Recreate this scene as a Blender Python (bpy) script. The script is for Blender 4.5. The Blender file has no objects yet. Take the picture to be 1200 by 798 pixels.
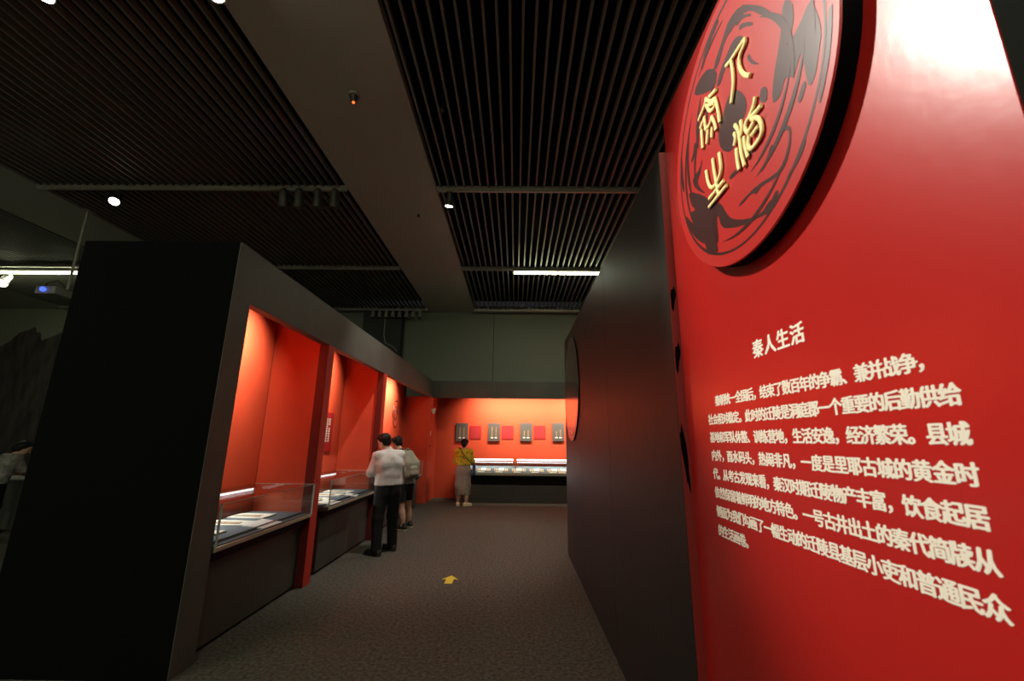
import bpy, bmesh, math, random
import numpy as np
from mathutils import Vector, Matrix

random.seed(7)
SC = bpy.context.scene
COL = SC.collection

# ------------------------------------------------------------------ camera
EYE = 1.62
cam_d = bpy.data.cameras.new('camera')
cam = bpy.data.objects.new('camera', cam_d)
COL.objects.link(cam)
cam_d.sensor_fit = 'HORIZONTAL'
cam_d.sensor_width = 36.0
cam_d.lens = 501.77 / 1200 * 36.0
_p, _y, _r = .229, -.011, -.012
_R = Vector((math.cos(_y), -math.sin(_y), 0))
_F = Vector((math.sin(_y)*math.cos(_p), math.cos(_y)*math.cos(_p), math.sin(_p)))
_U = Vector((-math.sin(_y)*math.sin(_p), -math.cos(_y)*math.sin(_p), math.cos(_p)))
_R2 = _R*math.cos(_r) - _U*math.sin(_r)
_U2 = _R*math.sin(_r) + _U*math.cos(_r)
_m = Matrix((_R2, _U2, -_F)).transposed().to_4x4()
_m.translation = (0, 0, EYE)
cam.matrix_world = _m
cam_d.clip_start = .05
cam_d.dof.use_dof = True
cam_d.dof.focus_distance = 3.6
cam_d.dof.aperture_fstop = 3.2
SC.camera = cam

# ------------------------------------------------------------------ world, view
w = bpy.data.worlds.new('world'); SC.world = w
w.use_nodes = True
w.node_tree.nodes['Background'].inputs[0].default_value = (.012, .012, .013, 1)
w.node_tree.nodes['Background'].inputs[1].default_value = 1.0
SC.view_settings.view_transform = 'Standard'
SC.view_settings.look = 'None'
SC.view_settings.gamma = 1
SC.view_settings.use_curve_mapping = False
SC.view_settings.exposure = 0.0
SC.cycles.use_denoising = True
SC.cycles.max_bounces = 8
SC.cycles.transparent_max_bounces = 16
SC.cycles.sample_clamp_indirect = 4.0
SC.cycles.caustics_reflective = False
SC.cycles.caustics_refractive = False

ZC = 5.544            # hall ceiling
BAY_W, ALCOVE_W, SPOT_W, TUBE_W = 1.0, 1.0, 1.0, 1.0   # lamp power multipliers
WARM = (1, .78, .55)
NEUTRAL = (1, .93, .82)

# ------------------------------------------------------------------ materials
MATS = {}
def mat(name, col, rough=.6, metal=0, spec=.5, noise=0, nscale=40, bump=0, bscale=200, emit=None, estr=0, coat=0, detail=4, sheen=0):
    if name in MATS: return MATS[name]
    m = bpy.data.materials.new(name); m.use_nodes = True
    nt = m.node_tree; b = nt.nodes['Principled BSDF']
    b.inputs['Base Color'].default_value = (*col, 1)
    b.inputs['Roughness'].default_value = rough
    b.inputs['Metallic'].default_value = metal
    b.inputs['Specular IOR Level'].default_value = spec
    b.inputs['Coat Weight'].default_value = coat
    b.inputs['Coat Roughness'].default_value = rough
    b.inputs['Sheen Weight'].default_value = sheen
    tc = None
    if noise or bump:
        tc = nt.nodes.new('ShaderNodeTexCoord')
    if noise:
        n = nt.nodes.new('ShaderNodeTexNoise'); n.inputs['Scale'].default_value = nscale; n.inputs['Detail'].default_value = detail
        nt.links.new(tc.outputs['Object'], n.inputs['Vector'])
        r = nt.nodes.new('ShaderNodeValToRGB')
        r.color_ramp.elements[0].position = .3; r.color_ramp.elements[1].position = .7
        r.color_ramp.elements[0].color = (*[c*(1-noise) for c in col], 1)
        r.color_ramp.elements[1].color = (*[min(1, c*(1+noise)) for c in col], 1)
        nt.links.new(n.outputs['Fac'], r.inputs['Fac']); nt.links.new(r.outputs['Color'], b.inputs['Base Color'])
    if bump:
        n2 = nt.nodes.new('ShaderNodeTexNoise'); n2.inputs['Scale'].default_value = bscale; n2.inputs['Detail'].default_value = 3
        nt.links.new(tc.outputs['Object'], n2.inputs['Vector'])
        bp = nt.nodes.new('ShaderNodeBump'); bp.inputs['Strength'].default_value = bump; bp.inputs['Distance'].default_value = .01
        nt.links.new(n2.outputs['Fac'], bp.inputs['Height']); nt.links.new(bp.outputs['Normal'], b.inputs['Normal'])
    if emit:
        b.inputs['Emission Color'].default_value = (*emit, 1); b.inputs['Emission Strength'].default_value = estr
    MATS[name] = m
    return m

def glass_mat():
    m = bpy.data.materials.new('case_glass'); m.use_nodes = True
    nt = m.node_tree; nt.nodes.clear()
    o = nt.nodes.new('ShaderNodeOutputMaterial'); mx = nt.nodes.new('ShaderNodeMixShader')
    t = nt.nodes.new('ShaderNodeBsdfTransparent'); t.inputs[0].default_value = (.93, .97, .95, 1)
    g = nt.nodes.new('ShaderNodeBsdfGlossy'); g.inputs['Roughness'].default_value = .02
    lw = nt.nodes.new('ShaderNodeLayerWeight'); pw = nt.nodes.new('ShaderNodeMath'); pw.operation = 'POWER'; pw.inputs[1].default_value = 4.0
    f = nt.nodes.new('ShaderNodeMath'); f.operation = 'MULTIPLY_ADD'; f.inputs[1].default_value = .75; f.inputs[2].default_value = .035
    nt.links.new(lw.outputs['Facing'], pw.inputs[0]); nt.links.new(pw.outputs[0], f.inputs[0])
    nt.links.new(f.outputs[0], mx.inputs[0]); nt.links.new(t.outputs[0], mx.inputs[1]); nt.links.new(g.outputs[0], mx.inputs[2])
    nt.links.new(mx.outputs[0], o.inputs[0])
    return m

def print_mat():       # yellow blouse with a scattered dark print
    m = mat('blouse_print', (.62, .47, .02), .8)
    nt = m.node_tree; b = nt.nodes['Principled BSDF']
    tc = nt.nodes.new('ShaderNodeTexCoord'); v = nt.nodes.new('ShaderNodeTexVoronoi'); v.inputs['Scale'].default_value = 17
    r = nt.nodes.new('ShaderNodeValToRGB'); r.color_ramp.interpolation = 'CONSTANT'
    r.color_ramp.elements[0].color = (.06, .02, .03, 1); r.color_ramp.elements[1].position = .30; r.color_ramp.elements[1].color = (.66, .47, .015, 1)
    nt.links.new(tc.outputs['Object'], v.inputs['Vector']); nt.links.new(v.outputs['Distance'], r.inputs['Fac']); nt.links.new(r.outputs['Color'], b.inputs['Base Color'])
    return m

def mural_mat():
    m = mat('mural_print', (.03, .026, .022), .8)
    nt = m.node_tree; b = nt.nodes['Principled BSDF']
    tc = nt.nodes.new('ShaderNodeTexCoord'); mp = nt.nodes.new('ShaderNodeMapping'); mp.inputs['Rotation'].default_value = (0, .6, 0); mp.inputs['Scale'].default_value = (.9, 1, .25)
    n = nt.nodes.new('ShaderNodeTexNoise'); n.inputs['Scale'].default_value = 5; n.inputs['Detail'].default_value = 8
    r = nt.nodes.new('ShaderNodeValToRGB'); r.color_ramp.elements[0].position = .35; r.color_ramp.elements[1].position = .75
    r.color_ramp.elements[0].color = (.018, .015, .013, 1); r.color_ramp.elements[1].color = (.075, .06, .05, 1)
    nt.links.new(tc.outputs['Object'], mp.inputs[0]); nt.links.new(mp.outputs[0], n.inputs['Vector']); nt.links.new(n.outputs['Fac'], r.inputs['Fac']); nt.links.new(r.outputs['Color'], b.inputs['Base Color'])
    return m

RED_BAY = mat('bay_red_paint', (.55, .072, .032), .75, noise=.04, nscale=3, spec=.25)
RED_DARK = mat('pillar_shaded_red', (.10, .010, .008), .7, spec=.2)  # shade on the pillar's near face put into its colour
RED_LIT = mat('pillar_lit_red', (.45, .03, .015), .6, spec=.3)  # brighter red for the lit front of the same pillar
RED_PANEL = mat('panel_red_vinyl', (.46, .015, .012), .27, spec=.5, coat=.35, noise=.03, nscale=2, bump=.04, bscale=22)
RED_PLAQUE = mat('plaque_red_print', (.46, .018, .014), .32, spec=.6)
MOTIF = mat('plaque_dark_print', (.045, .010, .009), .32, spec=.6)
GOLD = mat('gold_letters', (.92, .78, .36), .7, spec=.3)
CREAM = mat('cream_letters', (.95, .87, .75), .6)
BLACK = mat('black_paint', (.012, .012, .012), .7, spec=.3, noise=.1, nscale=6)
EDGE_BLACK = mat('plaque_black_edge', (.0015, .0015, .0015), .8, spec=.05)
CHAR = mat('charcoal_board', (.060, .062, .052), .62, spec=.35, noise=.14, nscale=2.5, detail=6)
CHARW = mat('charcoal_wall', (.016, .016, .015), .5, spec=.28, noise=.16, nscale=1.6, detail=6)
GREY_WALL = mat('grey_wall_board', (.17, .18, .145), .8, spec=.2)
CEIL = mat('ceiling_board', (.46, .47, .41), .85, spec=.2)
SLAT = mat('ceiling_slat', (.185, .19, .165), .55, spec=.4)
PLENUM = mat('plenum_black', (.002, .002, .002), .95, spec=.05)
RAILM = mat('track_rail', (.30, .28, .25), .45, metal=.5)
CARPET = mat('grey_carpet', (.085, .078, .066), .95, spec=.08, noise=.45, nscale=34, bump=.6, bscale=160, detail=9)
CASE_GREY = mat('case_grey', (.050, .052, .044), .6, spec=.3)
CASE_DARK = mat('case_black_recess', (.006, .006, .006), .8, spec=.2)
LIP = mat('case_lip_metal', (.42, .40, .30), .35, metal=.4)
DECK = mat('deck_grey_cloth', (.085, .098, .115), .85, spec=.2, noise=.08, nscale=60)
CARD = mat('white_card', (.62, .56, .46), .8)
WHITE = mat('white_paper', (.80, .78, .74), .8)
WOOD = mat('slip_wood', (.22, .105, .045), .7, noise=.3, nscale=30)
TAN = mat('slip_tan', (.30, .18, .07), .7, noise=.2, nscale=30)
PANEL_GREY = mat('wall_panel_grey', (.062, .066, .070), .7)
LABEL_RED = mat('label_red', (.34, .008, .014), .6)
LABEL_TXT = mat('label_text', (.42, .07, .07), .7)
GLASS = glass_mat()
GLASS_EDGE = mat('glass_edge', (.32, .36, .31), .2, spec=.6)
LED = mat('led_lamp', (.9, .9, .9), .4, emit=(.92, .97, 1), estr=7)
TUBE = mat('tube_lamp', (.9, .9, .8), .4, emit=(.96, 1, .62), estr=30)
BULB = mat('spot_lamp_face', (1, .9, .7), .4, emit=(1, .90, .72), estr=22)
LAMP_BODY = mat('lamp_dark_metal', (.055, .05, .045), .4, metal=.5)
LAMP_PALE = mat('lamp_pale_metal', (.30, .29, .25), .5)
REDLED = mat('red_indicator', (.8, .05, .01), .4, emit=(1, .12, .02), estr=2.5)
BLUELED = mat('projector_lens_blue', (.05, .1, .8), .3, emit=(.06, .12, 1), estr=2)
PLASTIC = mat('off_white_plastic', (.62, .58, .50), .5)
YELLOW = mat('yellow_sticker', (.62, .48, .02), .7)
SKIN = mat('skin', (.52, .30, .20), .55, spec=.35)
HAIR = mat('black_hair', (.008, .007, .007), .6, spec=.2, bump=.3, bscale=90)
SHIRT = mat('white_striped_shirt', (.60, .56, .54), .8, noise=.06, nscale=25, bump=.9, bscale=13)
TEE = mat('grey_tee', (.26, .27, .26), .85)
PACK = mat('backpack_canvas', (.25, .24, .18), .85, noise=.1, nscale=30)
STRAPM = mat('dark_strap', (.025, .025, .028), .7)
TROUSER = mat('black_trousers', (.010, .010, .011), .8, spec=.2)
SHORTS = mat('black_shorts', (.012, .013, .016), .8, spec=.2)
SHOE = mat('black_shoe', (.012, .011, .010), .5)
SOLE = mat('pale_sole', (.45, .38, .20), .7)
SKIRT = mat('taupe_cloth', (.235, .205, .165), .85, noise=.12, nscale=14)
CREAM_SHOE = mat('cream_shoe', (.66, .56, .38), .6)
BAG = mat('navy_bag', (.03, .05, .14), .6)
BLOUSE = print_mat()
MURAL = mural_mat()

# ------------------------------------------------------------------ helpers
def link(name, me, parent=None):
    o = bpy.data.objects.new(name, me); COL.objects.link(o)
    if parent: o.parent = parent
    return o
def tag(o, label, cat=None, group=None, kind=None):
    if label: o['label'] = label
    if cat: o['category'] = cat
    if group: o['group'] = group
    if kind: o['kind'] = kind
    return o
def structure(o, label=None):
    o['kind'] = 'structure'
    if label: o['label'] = label; o['category'] = o.name.split('_')[0].split('.')[0]
    return o
def empty(name, loc=(0, 0, 0)):
    o = bpy.data.objects.new(name, None); COL.objects.link(o); o.location = loc; o.empty_display_size = .1
    return o
def mesh_from(bm, name, m, smooth=False):
    me = bpy.data.meshes.new(name); bmesh.ops.recalc_face_normals(bm, faces=bm.faces); bm.to_mesh(me); bm.free()
    me.materials.append(m)
    if smooth:
        for p in me.polygons: p.use_smooth = True
    return me
def addbox(bm, x0, x1, y0, y1, z0, z1, bev=0):
    r = bmesh.ops.create_cube(bm, size=1)
    vs = r['verts']
    bmesh.ops.scale(bm, vec=(x1-x0, y1-y0, z1-z0), verts=vs)
    bmesh.ops.translate(bm, vec=((x0+x1)/2, (y0+y1)/2, (z0+z1)/2), verts=vs)
    if bev:
        es = list({e for v in vs for e in v.link_edges})
        bmesh.ops.bevel(bm, geom=es, offset=bev, segments=2, affect='EDGES', profile=.5)
def box(name, dims, m, parent=None, bev=0, off=(0, 0, 0)):
    """dims = x0,x1,y0,y1,z0,z1 in the parent's frame"""
    bm = bmesh.new(); addbox(bm, *dims, bev=bev)
    return link(name, mesh_from(bm, name, m), parent)
def boxes(name, lst, m, parent=None, bev=0):
    bm = bmesh.new()
    for d in lst: addbox(bm, *d, bev=bev)
    return link(name, mesh_from(bm, name, m), parent)
def addcyl(bm, a, b, ra, rb=None, seg=20):
    a, b = Vector(a), Vector(b); rb = ra if rb is None else rb
    d = b - a
    r = bmesh.ops.create_cone(bm, cap_ends=True, segments=seg, radius1=ra, radius2=rb, depth=d.length)
    q = d.to_track_quat('Z', 'Y').to_matrix().to_4x4(); q.translation = (a+b)/2
    bmesh.ops.transform(bm, matrix=q, verts=r['verts'])
def cyl(name, a, b, ra, m, parent=None, rb=None, seg=20, smooth=False):
    bm = bmesh.new(); addcyl(bm, a, b, ra, rb, seg)
    return link(name, mesh_from(bm, name, m, smooth), parent)
def tube(name, paths, r, m, parent=None, res=3):
    """round bar following one or more polylines, as mesh"""
    cu = bpy.data.curves.new(name, 'CURVE'); cu.dimensions = '3D'; cu.bevel_depth = r if not isinstance(r, (list, tuple)) else 1; cu.bevel_resolution = res; cu.use_fill_caps = True
    for i, p in enumerate(paths):
        s = cu.splines.new('POLY'); s.points.add(len(p)-1)
        for k, q in enumerate(p):
            s.points[k].co = (*q, 1)
            if isinstance(r, (list, tuple)): s.points[k].radius = r[i][k] if isinstance(r[i], (list, tuple)) else r[i]
    t = bpy.data.objects.new(name, cu); COL.objects.link(t)
    dg = bpy.context.evaluated_depsgraph_get(); dg.update()
    me = bpy.data.meshes.new_from_object(t.evaluated_get(dg))
    bpy.data.objects.remove(t); bpy.data.curves.remove(cu)
    me.materials.clear(); me.materials.append(m)
    for p in me.polygons: p.use_smooth = True
    return link(name, me, parent)
def prism(name, pts, axis_pt, ex, ey, ez, thick, m, parent=None):
    """extrude a 2D outline: point = axis_pt + ex*u + ey*v, thickness along ez"""
    bm = bmesh.new()
    A = Vector(axis_pt); ex, ey, ez = Vector(ex), Vector(ey), Vector(ez)
    lo = [bm.verts.new(A + ex*u + ey*v) for u, v in pts]
    hi = [bm.verts.new(A + ex*u + ey*v + ez*thick) for u, v in pts]
    n = len(pts)
    from mathutils.geometry import delaunay_2d_cdt
    tri = delaunay_2d_cdt([Vector(p) for p in pts], [(i, (i+1) % n) for i in range(n)], [list(range(n))], 1, 1e-6)[2]
    for t in tri:
        bm.faces.new([lo[i] for i in t]); bm.faces.new([hi[i] for i in t])
    for i in range(n): bm.faces.new((lo[i], lo[(i+1) % n], hi[(i+1) % n], hi[i]))
    return link(name, mesh_from(bm, name, m), parent)
PRINT_N = [0]
def flat_print(name, pts, x, m, parent):
    """printed shape lying on a -X face"""
    from mathutils.geometry import delaunay_2d_cdt
    n = len(pts); PRINT_N[0] += 1; x -= PRINT_N[0]*2.5e-5
    r = delaunay_2d_cdt([Vector(p) for p in pts], [(i, (i+1) % n) for i in range(n)], [list(range(n))], 1, 1e-5)
    me = bpy.data.meshes.new(name); me.from_pydata([(x, v[0], v[1]) for v in r[0]], [], [list(f) for f in r[2]])
    me.materials.append(m)
    return link(name, me, parent)
def area(name, loc, target, sx, sy, power, color, parent=None, spread=180):
    l = bpy.data.lights.new(name, 'AREA'); l.shape = 'RECTANGLE'; l.size = sx; l.size_y = sy; l.energy = power; l.color = color; l.spread = math.radians(spread)
    o = bpy.data.objects.new(name, l); COL.objects.link(o)
    o.location = loc; d = Vector(target) - Vector(loc)
    o.rotation_euler = d.to_track_quat('-Z', 'Y').to_euler()
    if parent: o.parent = parent
    return o
def spot(name, loc, target, power, color, angle=60, blend=.6, radius=.05, parent=None):
    l = bpy.data.lights.new(name, 'SPOT'); l.energy = power; l.color = color; l.spot_size = math.radians(angle); l.spot_blend = blend; l.shadow_soft_size = radius
    o = bpy.data.objects.new(name, l); COL.objects.link(o)
    o.location = loc; d = Vector(target) - Vector(loc)
    o.rotation_euler = d.to_track_quat('-Z', 'Y').to_euler()
    if parent: o.parent = parent
    return o
def text_mesh(name, body, size, bold, thick, m, parent=None, width=None, xform=None, space=1.0):
    cu = bpy.data.curves.new(name, 'FONT'); cu.body = body; cu.size = size; cu.offset = bold; cu.extrude = thick/2; cu.space_character = space; cu.resolution_u = 3
    t = bpy.data.objects.new(name, cu); COL.objects.link(t)
    dg = bpy.context.evaluated_depsgraph_get(); dg.update()
    me = bpy.data.meshes.new_from_object(t.evaluated_get(dg))
    bpy.data.objects.remove(t); bpy.data.curves.remove(cu)
    me.materials.clear(); me.materials.append(m)
    if width:
        xs = [v.co.x for v in me.vertices]; w0 = max(xs)-min(xs); x0 = min(xs)
        for v in me.vertices: v.co.x = (v.co.x-x0)*width/w0
    if xform: me.transform(xform)
    return link(name, me, parent)

# ------------------------------------------------------------------ hall shell
floor = structure(box('floor', (-17, 6, -5, 13.2, -.1, 0), CARPET), 'dark grey carpeted floor of the exhibition hall')
structure(box('wall_back', (-17, 6, 13.0, 13.2, 0, ZC), GREY_WALL), 'tall grey wall behind the display alcove')
structure(box('wall_right', (5.8, 6, -5, 13.0, 0, ZC), BLACK), 'dark side wall of the hall')
structure(box('wall_outer', (-17.2, -17, -5, 13.0, 0, ZC), GREY_WALL), 'distant grey side wall of the hall')
structure(box('wall_behind', (-17, 6, -5.2, -5, 0, ZC), mat('bounce_wall_board', (.72, .72, .68), .8, spec=.2)), 'unseen rear wall of the hall, paled to bounce light')  # out of view; pale colour chosen to bounce fill onto the ceiling
structure(box('wall_entrance', (1.35, 1.55, -3.0, 2.0, 0, ZC-.01), mat('entrance_black', (.003, .003, .003), .9, spec=.05)), 'black board wall behind the title panel')
seams = [-.72, -3.53, 2.1]
for sx in seams:
    structure(box('trim_1', (sx-.008, sx+.008, 12.992, 13.0, 3.2, ZC-.01), BLACK, None), 'thin dark joint between the grey wall boards')

# ceiling: flat bands between open slatted fields
ceiling = structure(box('ceiling', (-17, 6, -5, 13.2, ZC+.45, ZC+.55), PLENUM), 'dark ceiling of flat bands and open slatted fields')
for x0, x1 in ((-17, -14.25), (-9.24, -7.77), (-2.75, -1.31), (3.71, 5.15), ):
    box('band_board', (x0, x1, -5, 13.0, ZC, ZC+.12), CEIL, ceiling)
box('band_board', (-17, 6, 12.70, 13.0, ZC+.001, ZC+.119), CEIL, ceiling)
RY = [2.87, 6.13, 9.39, 12.65]
PITCH = .127
fields = [(-7.77, -2.75, 39, RY[0]), (-1.31, 3.71, 33, RY[0])]
smesh = {}
for (fx0, fx1, n, _) in fields:
    for k in range(3):
        ya, yb = RY[k]+.03, RY[k+1]-.03
        key = round(yb-ya, 3)
        if key not in smesh:
            bm = bmesh.new(); addbox(bm, -.0125, .0125, 0, yb-ya, 0, .075); smesh[key] = mesh_from(bm, 'slat', SLAT)
        for i in range(n):
            o = link('slat', smesh[key], ceiling); o.location = (fx0+.075+i*PITCH, ya, ZC-.005)
# the remaining slats, overhead behind the viewer and far off over the left hall
bm = bmesh.new()
for i in range(39):
    x = -14.25+.075+i*PITCH
    addbox(bm, x-.0125, x+.0125, -5, 12.62, ZC-.005, ZC+.07)
    for fx0 in (-7.77, -1.31):
        x = fx0+.075+i*PITCH
        addbox(bm, x-.0125, x+.0125, -5, RY[0]-.03, ZC-.005, ZC+.07)
o = link('slat_field', mesh_from(bm, 'slat_field', SLAT), ceiling); o['kind'] = 'stuff'
for x0, x1 in ((-14.25, -9.24), (-7.77, -2.75), (-1.31, 3.71)):
    for y in [-3.65, -.39] + RY:
        boxes('cross_rail', [(x0, x1, y-.035, y+.035, ZC-.045, ZC+.03), (x0, x1, y-.018, y+.018, ZC-.06, ZC-.045)], RAILM, ceiling)

# ------------------------------------------------------------------ left display wall with three lit bays
XH, ZT, ZO = -2.34, 3.23, 2.757
XB = -3.08
wl = structure(boxes('wall_left', [(-3.667, XB, 3.564, 12.0, 0, ZT)], BLACK), 'black freestanding display wall with three red lit bays')
boxes('end_panel', [(-3.667, XH, 3.318, 3.564, 0, ZT)], mat('end_panel_black', (.003, .003, .003), .9, spec=.05), wl, bev=.004)
box('jamb_face', (XH-.02, XH+.004, 3.320, 3.562, 0, ZT-.003), CHAR, wl)
box('header', (XH-.10, XH, 3.566, 12.0, ZO, ZT), CHAR, wl, bev=.003)
box('bay_top', (XB, XH-.10, 3.566, 12.0, 3.12, ZT-.002), BLACK, wl)
PIL = [(5.21, 5.38), (7.52, 7.69)]
bays = [(3.564, 5.26), (5.33, 7.57), (7.64, 11.75)]
for y0, y1 in bays:
    box('back_panel', (XB, XB+.02, y0, y1, 0, 3.12), RED_BAY, wl)
for a, b in PIL:
    box('partition', (XB+.02, XH-.10, a+.06, b-.06, 0, 3.115), RED_BAY, wl)
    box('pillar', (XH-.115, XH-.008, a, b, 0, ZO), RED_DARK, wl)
    box('pillar_lit_front', (XH-.008, XH-.002, a+.005, b, 0, ZO), RED_LIT, wl)  # lit front of the pillar, set on as a separate strip
box('partition', (XB+.02, XH, 11.75, 11.85, 0, ZO), RED_BAY, wl)
box('near_side_panel', (XB+.02, XH-.03, 3.564, 3.58, 0, 3.115), RED_BAY, wl)
for (y0, y1), pw in zip(bays, (44, 56, 95)):
    ym = (y0+y1)/2
    lamp = boxes('lamp_batten', [(-2.60, -2.52, y0+.15, y1-.15, 3.07, 3.12)], LAMP_PALE, wl)
    area('bay_light', (-2.56, ym-.15, 3.05), (-3.08, ym, 1.9), (y1-y0)*.55, .06, pw*BAY_W, WARM, wl, spread=100)
    # long side of the light runs along the bay
for o in bpy.data.objects:
    if o.type == 'LIGHT' and o.name.startswith('bay_light'):
        d = Vector((-.85, 0, -.80)).normalized(); x = Vector((0, 1, 0)); zc = -d; yy = zc.cross(x)
        o.rotation_euler = Matrix((x, yy, zc)).transposed().to_euler()

# ------------------------------------------------------------------ back alcove
wb = structure(boxes('wall_alcove', [(XH-.0, 4.6, 12.92, 12.99, 0, ZT), (4.5, 4.6, 12.0, 12.92, 0, ZT)], BLACK), 'red lit display alcove across the end of the corridor')
box('back_panel', (XH, 4.5, 12.9, 12.92, 0, 3.12), RED_BAY, wb)
box('side_panel', (XH-.10, XH, 12.0, 12.92, 0, 3.12), RED_BAY, wb)
box('side_panel', (XH-.08, XH+.012, 11.855, 12.0, 0, ZO), RED_BAY, wb)
box('header', (XH-.0, 4.6, 12.0, 12.10, ZO, ZT), CHAR, wb, bev=.003)
box('alcove_top', (XH, 4.5, 12.10, 12.9, 3.12, ZT), BLACK, wb)
box('lamp_batten', (XH+.4, 4.2, 12.16, 12.24, 3.07, 3.12), LAMP_PALE, wb)
for xa, xb_ in ((-1.15, .9), (1.0, 4.2)):
    o = area('alcove_light', ((xa+xb_)/2, 12.2, 3.05), (0, 12.9, 2.0), xb_-xa, .06, 95*ALCOVE_W*(xb_-xa)/2.65, WARM, wb, spread=108)
    d = Vector((0, .72, -.92)).normalized(); x = Vector((1, 0, 0)); zc = -d; yy = zc.cross(x)
    o.rotation_euler = Matrix((x, yy, zc)).transposed().to_euler()

# ------------------------------------------------------------------ right partition and title panel
XR = .785
wr = structure(box('wall_partition', (XR, 1.02, 2.11, 6.85, 0, 3.2), CHARW), 'charcoal partition wall along the corridor')
for y in (3.69, 5.27):
    box('board_joint', (XR-.0008, XR+.002, y-.002, y+.002, 0, 3.2), BLACK, wr)
box('end_strip', (XR+.002, .9, 2.104, 2.112, 0, 3.2), mat('strip_dark_red', (.20, .012, .010), .5), wr)
for k, (z0, hgt, lean) in enumerate(((2.34, .13, .006), (2.03, .15, .007), (1.55, .30, -.010))):
    pts = []
    for i in range(14):
        a = i/13*2*math.pi
        pts.append((.018+.012*math.cos(a)*(1+.3*math.sin(3*a))+lean*math.sin(a), z0+hgt/2*math.sin(a)*(1+.15*math.cos(5*a))))
    prism('strip_motif', pts, (XR, 2.104, 0), (1, 0, 0), (0, 0, 1), (0, -1, 0), .0015, EDGE_BLACK, wr)

PX = .825
panel = empty('title_panel', (PX, 1.36, 0))
tag(panel, 'tall glossy red title panel printed with cream text', 'panel')
def P(y, z): return (y-1.36, z)
box('panel_board', (.004, .12, .605-1.36, 2.103-1.36, 0, 3.40), BLACK, panel)
box('panel_face', (0, .004, .605-1.36, 2.103-1.36, 0, 3.415), RED_PANEL, panel)
GLYPHS = {}
def glyph(ch, size, bold):
    key = (ch, size)
    if key in GLYPHS: return GLYPHS[key]
    cu = bpy.data.curves.new('glyph', 'FONT'); cu.body = ch; cu.size = size; cu.resolution_u = 2
    t = bpy.data.objects.new('glyph', cu); COL.objects.link(t)
    dg = bpy.context.evaluated_depsgraph_get(); dg.update()
    g = bpy.data.meshes.new_from_object(t.evaluated_get(dg))
    bpy.data.objects.remove(t); bpy.data.curves.remove(cu)
    vs = [v.co.copy() for v in g.vertices]; fs = [list(p.vertices) for p in g.polygons]; bpy.data.meshes.remove(g)
    V, F = [], []
    # heavy letter: the outline repeated with tiny shifts
    for k, (dx, dz) in enumerate(((0, 0), (1, 0), (-1, 0), (0, .45), (0, -.45), (.7, .4), (-.7, -.4))):
        o = len(V); V += [(-.0006-.00006*k, -(v.x+dx*bold), v.y+dz*bold) for v in vs]; F += [[i+o for i in f] for f in fs]
    me = bpy.data.meshes.new('character'); me.from_pydata(V, [], F); me.materials.append(CREAM)
    GLYPHS[key] = me
    return me
def wall_text(name, body, y_start, y_end, z_mid, size, bold):
    n = len(body); step = (y_start-y_end)/n
    for i, ch in enumerate(body):
        o = link(name, glyph(ch, size, bold), panel)
        o.location = (0, y_start-1.36-step*i-(step-size*.98)/2, z_mid-size*.36)
wall_text('title_character', '秦人生活', 1.474, 1.195, 1.935, .066, .0030)
LINES = ['秦朝统一全国后，结束了数百年的争霸、兼并战争，', '社会相对稳定。此时的迁陵是洞庭郡一个重要的后勤供给', '基地和军队休整、训练营地，生活安逸，经济繁荣。县城',
         '内外，酉水码头，热闹非凡，一度是里耶古城的黄金时', '代。从考古发现来看，秦汉时期迁陵物产丰富，饮食起居', '依然保留着鲜明的地方特色。一号古井出土的秦代简牍从',
         '侧面为我们勾画了一幅生动的迁陵县基层小吏和普通民众', '的生活画卷。']
for i, t in enumerate(LINES):
    ys = 1.79 if i == 0 else 1.868
    ye = .835 if i == 0 else (1.615 if i == 7 else .802)
    wall_text('text_character', t, ys, ye, 1.787-.0728*i, .046, .0024)

# round plaque on the panel
PCY, PCZ, PR, PTH = 1.3375, 2.757, .523, .055
def plaque(name, loc, R, label, group=None, face=RED_PLAQUE, T=PTH):
    """disc facing -X, local y right-to-left as seen from the corridor"""
    root = empty(name, loc); tag(root, label, 'plaque', group)
    N = 96
    bm = bmesh.new(); addcyl(bm, (0, 0, 0), (-T+.006, 0, 0), R, R, N)
    link('plaque_rim', mesh_from(bm, 'plaque_rim', EDGE_BLACK), root)  # black edge, deepened in colour for the shadow on the rim
    bm = bmesh.new(); addcyl(bm, (-T+.006, 0, 0), (-T, 0, 0), R, R-.002, N)
    link('plaque_face', mesh_from(bm, 'plaque_face', face), root)
    # printed ring
    bm = bmesh.new()
    for r0, r1, dx in ((R*.895, R*.915, .0006),):
        vs = []
        for i in range(N):
            a = 2*math.pi*i/N; j = .004*math.sin(5*a)*R
            vs.append((bm.verts.new((-T-dx, (r0-j)*math.cos(a), (r0-j)*math.sin(a))), bm.verts.new((-T-dx, r1*math.cos(a), r1*math.sin(a)))))
        for i in range(N):
            a, b = vs[i], vs[(i+1) % N]; bm.faces.new((a[0], b[0], b[1], a[1]))
    link('printed_ring', mesh_from(bm, 'printed_ring', MOTIF), root)
    return root

def chaikin(p, n=1, closed=True):
    for _ in range(n):
        q = []
        L = len(p)
        for i in range(L if closed else L-1):
            a, b = p[i], p[(i+1) % L]
            q.append((a[0]*.75+b[0]*.25, a[1]*.75+b[1]*.25)); q.append((a[0]*.25+b[0]*.75, a[1]*.25+b[1]*.75))
        if not closed: q = [p[0]] + q + [p[-1]]
        p = q
    return p

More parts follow.
